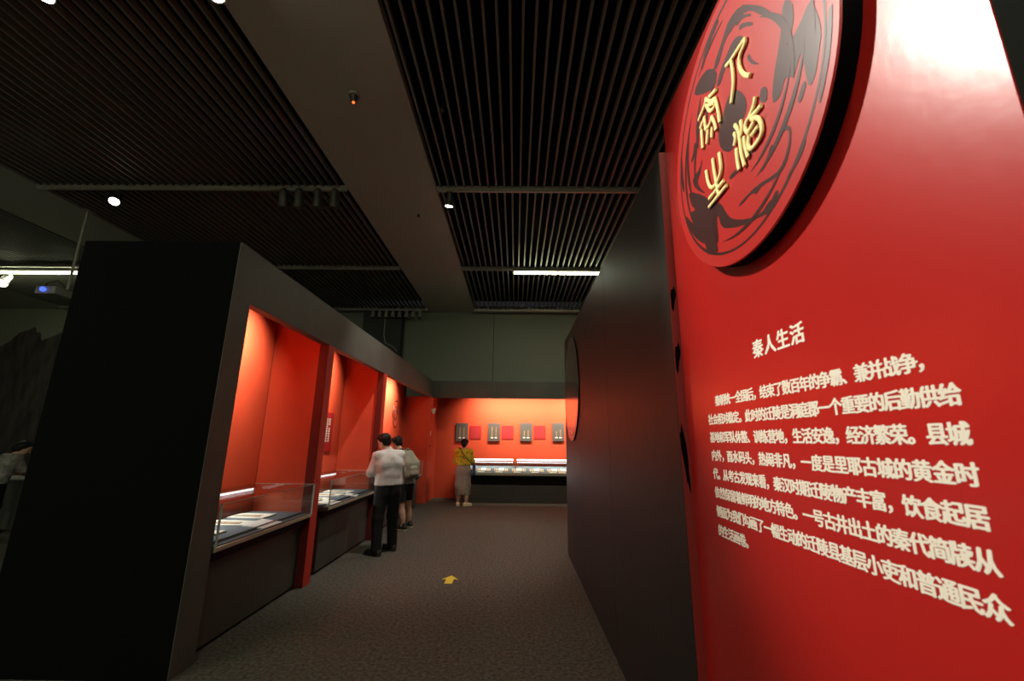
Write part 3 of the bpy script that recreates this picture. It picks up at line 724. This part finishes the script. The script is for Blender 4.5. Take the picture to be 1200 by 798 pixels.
# conduit and dark column behind the left display wall
col_ = structure(boxes('trim_2', [(-4.75, -3.55, 12.72, 12.99, 0, ZC-.004)], mat('dark_column', (.020, .020, .022), .6)), 'dark column standing behind the display wall')
tube('conduit', [[(-4.05, 12.66, ZC-.06), (-4.05, 12.66, 4.7), (-3.98, 12.64, 4.45), (-3.75, 12.6, 4.35), (-3.6, 12.58, 4.2)]], .018, LAMP_PALE, col_)

# mural with mountains on the far back wall
mu = empty('mountain_mural', (-15.0, 13.0, 0)); tag(mu, 'dark mountain mural on the distant grey wall', 'mural')
ridge = [(-2, 3.9), (-1.5, 4.15), (-1.2, 4.3), (-.95, 4.45), (-.7, 4.75), (-.45, 4.83), (-.25, 4.95), (-.15, 4.75), (-.05, 4.78), (.05, 4.5), (.4, 4.65), (.9, 4.9), (1.5, 5.0), (2.2, 4.6), (3.0, 4.9), (3.6, 4.4), (4.2, 4.5), (4.2, .35), (-2, .35)]
prism('mural_print', ridge, (0, 0, 0), (1, 0, 0), (0, 0, 1), (0, -1, 0), .012, MURAL, mu)
lc = empty('low_plinth', (-9.1, 8.3, 0)); tag(lc, 'low grey green plinth beyond the black display wall', 'plinth')
box('body', (-.9, .9, -.35, .35, 0, .80), mat('plinth_grey_green', (.11, .115, .095), .7), lc, .006)
box('top_slab', (-.93, .93, -.38, .38, .80, .84), mat('plinth_top', (.20, .20, .17), .6), lc, .006)
box('label_plate', (-.35, .02, -.40, -.352, .50, .55), WHITE, lc, .002)

# ------------------------------------------------------------------ people (one continuous surface each)
class Field:
    """smooth union of tapered capsules, meshed with surface nets"""
    def __init__(self, k=.03): self.k = k; self.caps = []; self.cuts = []
    def cap(self, a, b, ra, rb=None, k=None, sq=None): self.caps.append((np.array(a, float), np.array(b, float), ra, ra if rb is None else rb, self.k if k is None else k)); return self
    def path(self, pts, rs, k=None):
        for i in range(len(pts)-1): self.cap(pts[i], pts[i+1], rs[i], rs[i+1], k)
        return self
    def cut(self, p, n): self.cuts.append((np.array(p, float), np.array(n, float)/np.linalg.norm(n))); return self   # removes the side n points to
    def mesh(self, res=.012):
        lo = np.min([np.minimum(c[0], c[1])-max(c[2], c[3]) for c in self.caps], axis=0)-4*res
        hi = np.max([np.maximum(c[0], c[1])+max(c[2], c[3]) for c in self.caps], axis=0)+4*res
        n = np.ceil((hi-lo)/res).astype(int)+1
        ax = [lo[i]+res*np.arange(n[i]) for i in range(3)]
        D = np.full(n, 1.0, np.float32)
        for a, b, ra, rb, k in self.caps:
            m = max(ra, rb)+.06
            i0 = np.maximum(((np.minimum(a, b)-m-lo)/res).astype(int), 0); i1 = np.minimum(((np.maximum(a, b)+m-lo)/res).astype(int)+2, n)
            X, Y, Z = np.meshgrid(*[ax[i][i0[i]:i1[i]] for i in range(3)], indexing='ij')
            d = b-a; L = d@d
            t = np.clip(((X-a[0])*d[0]+(Y-a[1])*d[1]+(Z-a[2])*d[2])/max(L, 1e-9), 0, 1)
            s = np.sqrt((X-a[0]-t*d[0])**2+(Y-a[1]-t*d[1])**2+(Z-a[2]-t*d[2])**2)-(ra+(rb-ra)*t)
            V = D[i0[0]:i1[0], i0[1]:i1[1], i0[2]:i1[2]]
            h = np.maximum(k-np.abs(V-s), 0)/k
            V[...] = np.minimum(V, s)-h*h*k*.25
        if self.cuts:
            X, Y, Z = np.meshgrid(*ax, indexing='ij')
            for p, nn in self.cuts: D = np.maximum(D, (X-p[0])*nn[0]+(Y-p[1])*nn[1]+(Z-p[2])*nn[2])
        S = D < 0
        cells = np.zeros(np.array(n)-1, int); acc = np.zeros((*(np.array(n)-1), 3)); cnt = np.zeros(np.array(n)-1)
        sl = lambda o, m=1: tuple(slice(o[i], n[i]-1+o[i]) for i in range(3))
        corners = [(i, j, k) for i in (0, 1) for j in (0, 1) for k in (0, 1)]
        for c0 in corners:
            for axn in range(3):
                if c0[axn]: continue
                c1 = list(c0); c1[axn] = 1
                d0, d1 = D[sl(c0)], D[sl(c1)]
                x = (d0 < 0) != (d1 < 0)
                t = np.where(x, d0/np.where(x, d0-d1, 1), 0)
                for q in range(3): acc[..., q] += np.where(x, c0[q]+(t if q == axn else 0), 0)
                cnt += x
        act = cnt > 0
        idx = -np.ones(act.shape, int); idx[act] = np.arange(act.sum())
        base = np.argwhere(act)
        verts = lo+res*(base+acc[act]/cnt[act][:, None])
        faces = []
        for axn in range(3):
            u, v = (axn+1) % 3, (axn+2) % 3
            a = [slice(1, n[i]-1) for i in range(3)]; a[axn] = slice(0, n[axn]-1)
            b = list(a); b[axn] = slice(1, n[axn])
            x = S[tuple(a)] != S[tuple(b)]
            P = np.argwhere(x); off = np.array([1, 1, 1]); off[axn] = 0; P = P+off
            if not len(P): continue
            eu = np.zeros(3, int); eu[u] = 1; ev = np.zeros(3, int); ev[v] = 1
            q = [idx[tuple((P-w).T)] for w in (0*eu, eu, eu+ev, ev)]
            F = np.stack(q, 1); inside = S[tuple(P.T)]
            F[~inside] = F[~inside][:, ::-1]
            faces.append(F)
        F = np.concatenate(faces)
        return verts, F
    def build(self, name, m, parent, res=.012, smooth=2):
        v, F = self.mesh(res)
        me = bpy.data.meshes.new(name); me.from_pydata(v.tolist(), [], F.tolist()); me.materials.append(m)
        bm = bmesh.new(); bm.from_mesh(me); bmesh.ops.recalc_face_normals(bm, faces=bm.faces)
        for _ in range(smooth): bmesh.ops.smooth_vert(bm, verts=bm.verts, factor=.4, use_axis_x=True, use_axis_y=True, use_axis_z=True)
        bm.to_mesh(me); bm.free()
        for p in me.polygons: p.use_smooth = True
        return link(name, me, parent)

def V3(*a): return np.array(a, float)
def unit(v): v = np.array(v, float); return v/np.linalg.norm(v)

def head_parts(F, c, fwd, up):
    """skull, jaw, nose, ears, lips and brow round head centre c"""
    fwd = unit(fwd); up = unit(np.array(up)-fwd*(np.array(up)@fwd)); rt = np.cross(fwd, up)
    p = lambda f, u, r: c+fwd*f+up*u+rt*r
    F.cap(p(-.022, .030, 0), p(.018, .035, 0), .084, .080, .02)
    F.cap(p(.025, -.01, 0), p(.045, -.088, 0), .064, .030, .025)
    for s in (-1, 1):
        F.cap(p(-.02, -.02, s*.045), p(.03, -.07, s*.028), .035, .025, .02)
        F.cap(p(-.008, .012, s*.074), p(-.014, -.028, s*.072), .012, .008, .006)
        F.cap(p(.080, .028, s*.034), p(.088, .030, s*.012), .010, .010, .008)
    F.cap(p(.086, .012, 0), p(.108, -.026, 0), .008, .013, .008)
    F.cap(p(.084, -.052, -.018), p(.084, -.052, .018), .008, .008, .006)
    return p
def hair_parts(p, c, fwd, up, length=0, bun=None):
    H = Field(.03)
    H.cap(p(-.032, .038, 0), p(.015, .048, 0), .090, .086)
    for s in (-1, 1): H.cap(p(-.035, .02, s*.03), p(-.045, -.03, s*.03), .062, .05)
    H.cap(p(.04, .085, -.03), p(.04, .085, .03), .04)
    if length: H.path([p(-.06, 0, 0), p(-.08, -length*.6, 0), p(-.07, -length, 0)], [.08, .06, .03])
    if bun: H.cap(p(*bun), p(bun[0]-.02, bun[1], 0), .045)
    fw, u = unit(fwd), unit(up)
    H.cut(p(.055, .055, 0), fw*.85-u*.52)
    return H
def hand(F, wrist, d, palm_n, side, curl=.5):
    """palm, four unequal bent fingers and a thumb; d = pointing direction, side = thumb direction"""
    d = unit(d); n = unit(palm_n); s = unit(np.array(side)-d*(np.array(side)@d))
    F.cap(wrist, wrist+d*.075, .026, .030, .02)
    for i, (o, L) in enumerate(((.030, .072), (.010, .082), (-.010, .076), (-.029, .060))):
        b = wrist+d*.085+s*o
        k1 = b+(d*math.cos(curl*.5)+n*math.sin(curl*.5))*L*.5
        k2 = k1+(d*math.cos(curl*1.3)+n*math.sin(curl*1.3))*L*.5
        F.cap(wrist+d*.05+s*o*.8, b, .013, .0105, .008); F.path([b, k1, k2], [.0105, .0095, .0085], .004)
    t0 = wrist+d*.025+s*.024; t1 = t0+s*.035+d*.03+n*.01; t2 = t1+d*.032+n*.016
    F.path([t0, t1, t2], [.015, .011, .0095], .006)

def person(loc, label, pelvis, chest, neck, headc, fwd, headfwd, half_sh, half_hip, legs, arms, scale=1.0):
    """joints are world points; legs = (hip,knee,ankle,toe) x2, arms = (shoulder,elbow,wrist) x2"""
    root = empty('person', loc); tag(root, label, 'person')
    L = np.array(loc, float)
    B = Field(.035)
    fwd = unit(fwd); rt = unit(np.cross(fwd, (0, 0, 1)))
    pel, che, nek = [np.array(q, float)-L for q in (pelvis, chest, neck)]
    waist = (pel+che)/2
    for s in (-1, 1):
        B.path([pel+rt*s*half_hip*.55, waist+rt*s*half_hip*.42, che+rt*s*half_sh*.42], [.092, .088, .100])
    sh = [np.array(a[0], float)-L for a in arms]
    B.path([sh[0], nek-V3(0, 0, .05), sh[1]], [.058, .062, .058])
    B.cap(che, nek, .09, .052)
    hc = np.array(headc, float)-L
    B.cap(nek, hc-V3(0, 0, .05), .054, .052)
    hips = []
    for lg in legs:
        q = [np.array(x, float)-L for x in lg]
        B.path([q[0], q[1], q[2]], [.088, .056, .040])
        B.cap((q[1]*.6+q[2]*.4), (q[1]*.35+q[2]*.65), .054, .050)
        B.cap(q[2]-V3(0, 0, .03), q[3]+V3(0, 0, .0), .036, .028)
    for i, a in enumerate(arms):
        q = [np.array(x, float)-L for x in a]
        B.path(q, [.050, .040, .027])
        d = unit(q[2]-q[1]); hand(B, q[2], d, -np.cross(d, (0, 0, 1))*(1 if i else -1)+fwd*.1, (0, 0, 1), .7)
    p = head_parts(B, hc, headfwd, (0, 0, 1))
    B.build('body', SKIN, root, .0085, 1)
    E = Field(.004)
    for s in (-1, 1): E.cap(p(.083, .010, s*.031), p(.084, .010, s*.030), .0095)
    E.build('eyes', HAIR, root, .004, 1)
    return root, p, L
def rel(L, *pts): return [np.array(q, float)-L for q in pts]
def shoe(root, L, ankle, toe, m, sole, w=.040, high=.06):
    a, t = rel(L, ankle, toe)
    d = unit((t-a)*V3(1, 1, 0)); a0 = V3(a[0], a[1], .045)-d*.045; t0 = V3(t[0], t[1], .034)
    f = Field(.03).path([a0, (a0+t0)/2, t0], [w+.004, w+.004, w-.004]); f.cap(a0+d*.03, a0+d*.02+V3(0, 0, high), .042)
    f.cut((0, 0, .018), (0, 0, -1)); s = f.build('shoe', m, root, .009)
    g = Field(.03).path([a0*V3(1, 1, .7), (a0+t0)/2*V3(1, 1, .7), t0*V3(1, 1, .7)], [w+.01, w+.009, w+.002]); g.cut((0, 0, .022), (0, 0, 1)); g.cut((0, 0, 0), (0, 0, -1))
    g.build('sole', sole, s, .009)

# man in a white shirt, bending slightly over the middle case
M1 = (-1.93, 6.76, 0)
fw = unit((-.62, .78, 0))
legs1 = [((-1.985, 6.70, .90), (-2.00, 6.655, .49), (-1.975, 6.60, .085), (-2.13, 6.67, .04)), ((-1.835, 6.82, .90), (-1.845, 6.87, .49), (-1.835, 6.92, .085), (-1.97, 7.02, .04))]
arms1 = [((-2.075, 6.665, 1.375), (-2.155, 6.645, 1.125), (-2.075, 6.86, 1.125)), ((-1.795, 6.885, 1.375), (-1.80, 7.02, 1.13), (-1.97, 6.98, 1.17))]
m1, p1, L1 = person(M1, 'person in a white shirt and black trousers looking into a glass case', (-1.91, 6.76, .93), (-1.925, 6.77, 1.25), (-1.965, 6.79, 1.435), (-2.035, 6.80, 1.575), fw, (-.86, .38, -.36), .19, .16, legs1, arms1)
hair_parts(p1, None, (-.86, .38, -.36), (-.3, .1, .9)).build('hair', HAIR, m1, .010)
S = Field(.04); q = rel(L1, (-1.91, 6.76, .97), (-1.925, 6.77, 1.25), (-1.955, 6.785, 1.42)); rt = np.cross(fw, (0, 0, 1))
for s in (-1, 1): S.path([q[0]+rt*s*.095-V3(0, 0, .04), (q[0]+q[1])/2+rt*s*.085, q[1]+rt*s*.095], [.118, .112, .125])
a = [rel(L1, *x) for x in arms1]
S.path([a[0][0], q[2]-V3(0, 0, .035), a[1][0]], [.074, .080, .074]); S.cap(q[1], q[2], .12, .072)
for x in a: S.path([x[0], x[1], x[1]*.72+x[2]*.28], [.072, .060, .052])
S.cut((0, 0, .945), (0, 0, -1)); S.cut(q[2]+V3(-.005, 0, .045), (-.35, .1, 1))
S.path([q[0]-V3(0, 0, .04), (q[0]+q[1])/2, q[1]+V3(0, 0, .06)], [.122, .118, .128])
for s_, x in ((-1, a[0]), (1, a[1])): S.cap(q[1]+rt*s_*.10, x[0]*.75+q[2]*.25-V3(0, 0, .05), .122, .088, .06)
S.build('shirt', SHIRT, m1, .010)
c = Field(.02); cc = rel(L1, (-1.965, 6.79, 1.455))[0]
c.cap(cc, cc+V3(-.012, .004, .03), .070, .066); c.cut(cc+V3(-.01, 0, .032), (-.35, .1, 1)); c.cut(cc-V3(0, 0, .03), (0, 0, -1)); c.build('collar', SHIRT, m1, .008)
T = Field(.035)
h = rel(L1, (-1.91, 6.76, .95))[0]
for s in (-1, 1): T.cap(h+rt*s*.07-V3(0, 0, .0), h+rt*s*.075-V3(0, 0, .12), .118, .115)
for lg in legs1:
    g = rel(L1, *lg); T.path([g[0]-V3(0, 0, .05), g[1], g[2]-V3(0, 0, .02)], [.108, .082, .072], .03)
T.cut((0, 0, .985), (0, 0, 1)); T.cut((0, 0, .05), (0, 0, -1)); T.build('trousers', TROUSER, m1, .010)
for lg in legs1: shoe(m1, L1, lg[2], lg[3], SHOE, SHOE)
gl = [[tuple(p1(.094, .012+.018*math.sin(t), s*.032+.022*math.cos(t))) for t in [i/12*2*math.pi for i in range(13)]] for s in (-1, 1)]
gl += [[tuple(p1(.094, .015, s*.054)), tuple(p1(0, .018, s*.084))] for s in (-1, 1)] + [[tuple(p1(.096, .016, -.01)), tuple(p1(.096, .016, .01))]]
tube('glasses', gl, .0022, STRAPM, m1, 1)

# man with a backpack leaning over the last case
M2 = (-2.06, 8.42, 0)
fw = unit((-.80, .60, 0))
legs2 = [((-2.12, 8.36, .84), (-2.10, 8.36, .46), (-2.04, 8.36, .085), (-2.20, 8.44, .04)), ((-2.02, 8.50, .84), (-2.03, 8.58, .46), (-2.00, 8.66, .085), (-2.14, 8.76, .04))]
arms2 = [((-2.24, 8.36, 1.33), (-2.27, 8.33, 1.20), (-2.30, 8.55, 1.18)), ((-2.06, 8.62, 1.33), (-2.12, 8.78, 1.20), (-2.30, 8.72, 1.18))]
m2, p2, L2 = person(M2, 'person in a grey tee and black shorts leaning over a glass case', (-2.07, 8.43, .87), (-2.12, 8.46, 1.19), (-2.20, 8.51, 1.385), (-2.305, 8.55, 1.545), fw, (-.78, .45, -.45), .18, .15, legs2, arms2)
hair_parts(p2, None, (-.78, .45, -.45), (-.4, .2, .9)).build('hair', HAIR, m2, .010)
rt = np.cross(fw, (0, 0, 1)); S = Field(.04); q = rel(L2, (-2.07, 8.43, .92), (-2.12, 8.46, 1.19), (-2.185, 8.505, 1.36))
for s in (-1, 1): S.path([q[0]+rt*s*.085-V3(0, 0, .08), (q[0]+q[1])/2+rt*s*.08, q[1]+rt*s*.09], [.118, .112, .120])
a = [rel(L2, *x) for x in arms2]
S.path([a[0][0], q[2]-V3(0, 0, .03), a[1][0]], [.072, .075, .072]); S.cap(q[1], q[2], .115, .07)
for x in a: S.path([x[0], x[0]*.2+x[1]*.8], [.072, .062])
S.cut((0, 0, .80), (0, 0, -1)); S.cut(q[2]+V3(-.03, .02, .035), (-.6, .3, 1)); S.path([q[0]-V3(0, 0, .06), (q[0]+q[1])/2, q[1]+V3(0, 0, .05)], [.12, .116, .122]); S.build('tee_shirt', TEE, m2, .010)
T = Field(.035); h = rel(L2, (-2.07, 8.43, .88))[0]
for s in (-1, 1): T.cap(h+rt*s*.065, h+rt*s*.07-V3(0, 0, .12), .112, .110)
for lg in legs2:
    g = rel(L2, *lg); T.path([g[0]-V3(0, 0, .05), g[1]+V3(0, 0, .02)], [.108, .088], .03)
T.cut((0, 0, .93), (0, 0, 1)); T.cut((0, 0, .50), (0, 0, -1)); T.build('shorts', SHORTS, m2, .010)
for lg in legs2: shoe(m2, L2, lg[2], lg[3], SHOE, SOLE)
bk = empty('backpack', (-1.955, 8.35, .98)); tag(bk, 'olive grey backpack worn by the person in the grey tee', 'backpack')
f = Field(.06); lean = V3(-.10, .05, 0); d = -fw; r_ = rt
for s in (-1, 1):
    f.path([r_*s*.085+d*.02, r_*s*.09+d*.035+V3(-.03, .02, .18), r_*s*.06+V3(-.10, .06, .36)], [.075, .085, .075])
f.build('bag_body', PACK, bk, .010)
f = Field(.05); f.path([r_*-.05+d*.095+V3(-.01, 0, .02), r_*.05+d*.095+V3(-.01, 0, .02)], [.055, .055]); f.cap(r_*-.05+d*.095+V3(-.02, 0, .11), r_*.05+d*.095+V3(-.02, 0, .11), .05); f.build('front_pocket', PACK, bk, .010)
o = np.array((-1.955, 8.35, .98))
for s, ar in ((-1, arms2[0]), (1, arms2[1])):
    s0 = np.array(ar[0])-o
    inward = (q[2]+L2-o-s0)*.35
    top = r_*s*.06+V3(-.10, .06, .40)
    over = s0+inward+V3(0, 0, .085)
    front = s0+inward+fw*.10+V3(0, 0, -.02)
    low = r_*s*.15+V3(-.08, .05, .08)+fw*.05
    tube('shoulder_strap', [[tuple(top), tuple((top+over)/2+V3(0, 0, .035)), tuple(over), tuple(front+V3(0, 0, .03)), tuple(front+fw*.03-V3(0, 0, .10)), tuple(low+fw*.04), tuple(low-fw*.06)]], .016, STRAPM, bk, 2)
tube('carry_loop', [[(-.13, .05, .42), (-.11, .04, .465), (-.09, .08, .465), (-.09, .09, .42)]], .010, PACK, bk, 2)

# woman in a yellow blouse before the alcove
M3 = (-1.33, 11.42, 0)
legs3 = [((-1.41, 11.42, .82), (-1.42, 11.42, .45), (-1.44, 11.42, .08), (-1.46, 11.58, .035)), ((-1.25, 11.42, .82), (-1.235, 11.40, .45), (-1.225, 11.36, .08), (-1.12, 11.44, .035))]
arms3 = [((-1.50, 11.43, 1.32), (-1.545, 11.48, 1.08), (-1.43, 11.68, 1.10)), ((-1.17, 11.43, 1.32), (-1.125, 11.48, 1.08), (-1.23, 11.68, 1.10))]
fw = unit((0, 1, 0)); rt = np.cross(fw, (0, 0, 1))
m3, p3, L3 = person(M3, 'person in a yellow print blouse and long taupe skirt facing the alcove', (-1.33, 11.42, .87), (-1.335, 11.43, 1.18), (-1.33, 11.45, 1.375), (-1.325, 11.50, 1.525), fw, (.1, .9, -.35), .165, .16, legs3, arms3)
hair_parts(p3, None, (.1, .9, -.35), (0, .3, .9), length=.10, bun=(-.10, .02, 0)).build('hair', HAIR, m3, .010)
S = Field(.04); q = rel(L3, (-1.33, 11.42, 1.0), (-1.335, 11.43, 1.18), (-1.33, 11.45, 1.36))
for s in (-1, 1): S.path([q[0]+rt*s*.085, q[1]+rt*s*.095], [.105, .110])
a = [rel(L3, *x) for x in arms3]
S.path([a[0][0], q[2]-V3(0, 0, .03), a[1][0]], [.072, .072, .072]); S.cap(q[1], q[2], .105, .06)
for x in a: S.path([x[0], x[1], x[1]*.6+x[2]*.4], [.072, .066, .055])
S.cut((0, 0, .985), (0, 0, -1)); S.cut(q[2]+V3(0, 0, .04), (0, .2, 1)); S.path([q[0], q[1]+V3(0, 0, .05)], [.108, .112]); S.build('blouse', BLOUSE, m3, .010)
K = Field(.05); h = rel(L3, (-1.33, 11.42, 1.0))[0]
for s in (-1, 1): K.path([h+rt*s*.055, h+rt*s*.075-V3(0, 0, .16), h+rt*s*.075-V3(0, 0, .5), h+rt*s*.075+V3(.0, 0, -.80)], [.098, .125, .118, .112])
for i in range(7):
    t = i/6*math.pi
    K.cap(h+V3(.16*math.cos(t), -.075*math.sin(t)-.02, -.2), h+V3(.155*math.cos(t), -.10*math.sin(t)-.01, -.8), .012, .022, .02)
K.cut((0, 0, 1.03), (0, 0, 1)); K.cut((0, 0, .265), (0, 0, -1)); K.build('skirt', SKIRT, m3, .010)
K = Field(.03)
for s in (-1, 1): K.cap(h+rt*s*.055, h+rt*s*.056, .108)
K.cut((0, 0, 1.03), (0, 0, 1)); K.cut((0, 0, .985), (0, 0, -1)); K.build('waistband', SKIRT, m3, .009)
for lg in legs3: shoe(m3, L3, lg[2], lg[3], CREAM_SHOE, CREAM_SHOE, .040, .0)
bg = empty('shoulder_bag', (-1.055, 11.40, .74)); tag(bg, 'navy shoulder bag hanging at the hip of the person in yellow', 'bag')
f = Field(.05); f.path([(-.02, -.05, .06), (.0, -.05, .24)], [.045, .035]); f.path([(.0, .07, .06), (.0, .07, .24)], [.045, .035]); f.cap((0, -.04, .05), (0, .06, .05), .05); f.build('bag_body', BAG, bg, .010)
ob = np.array((-1.055, 11.40, .74))
strap = [(-1.06, 11.36, .98), (-1.13, 11.30, 1.05), (-1.24, 11.29, 1.16), (-1.36, 11.30, 1.30), (-1.43, 11.36, 1.41), (-1.45, 11.44, 1.42), (-1.42, 11.53, 1.36)]
tube('strap', [[tuple(np.array(x)-ob) for x in strap]], .011, STRAPM, bg, 2)

# visitor stooping over the plinth beyond the black display wall
M4 = (-8.55, 7.55, 0)
fw = unit((.35, .94, 0)); rt = np.cross(fw, (0, 0, 1))
legs4 = [((-8.64, 7.58, .82), (-8.65, 7.60, .45), (-8.66, 7.55, .08), (-8.61, 7.72, .035)), ((-8.47, 7.52, .82), (-8.47, 7.56, .45), (-8.47, 7.50, .08), (-8.41, 7.66, .035))]
arms4 = [((-8.70, 7.72, 1.22), (-8.74, 7.80, 1.00), (-8.60, 7.96, .93)), ((-8.38, 7.62, 1.22), (-8.34, 7.74, 1.00), (-8.40, 7.93, .93))]
m4, p4, L4 = person(M4, 'stooping person in a pale top half hidden by the black end panel', (-8.555, 7.55, .85), (-8.55, 7.62, 1.10), (-8.53, 7.71, 1.26), (-8.50, 7.80, 1.38), fw, (.5, .7, -.5), .165, .15, legs4, arms4)
hair_parts(p4, None, (.5, .7, -.5), (0, .4, .9), length=.08).build('hair', HAIR, m4, .010)
S = Field(.04); q = rel(L4, (-8.555, 7.55, .92), (-8.55, 7.62, 1.10), (-8.53, 7.70, 1.24))
for s in (-1, 1): S.path([q[0]+rt*s*.085-V3(0, 0, .1), q[1]+rt*s*.09], [.110, .110])
a = [rel(L4, *x) for x in arms4]
S.path([a[0][0], q[2]-V3(0, 0, .03), a[1][0]], [.070, .070, .070]); S.cap(q[1], q[2], .105, .06)
for x in a: S.path([x[0], x[1]], [.070, .060])
S.cut((0, 0, .80), (0, 0, -1)); S.build('top', mat('visitor_top', (.20, .185, .165), .85, noise=.5, nscale=16), m4, .012)
T = Field(.035); h = rel(L4, (-8.555, 7.55, .86))[0]
for s in (-1, 1): T.cap(h+rt*s*.065, h+rt*s*.07-V3(0, 0, .12), .108, .106)
for lg in legs4:
    g = rel(L4, *lg); T.path([g[0]-V3(0, 0, .05), g[1], g[2]], [.10, .075, .06], .03)
T.cut((0, 0, .05), (0, 0, -1)); T.build('trousers', TROUSER, m4, .012)
for lg in legs4: shoe(m4, L4, lg[2], lg[3], SHOE, SHOE)
m4.location.x -= .26
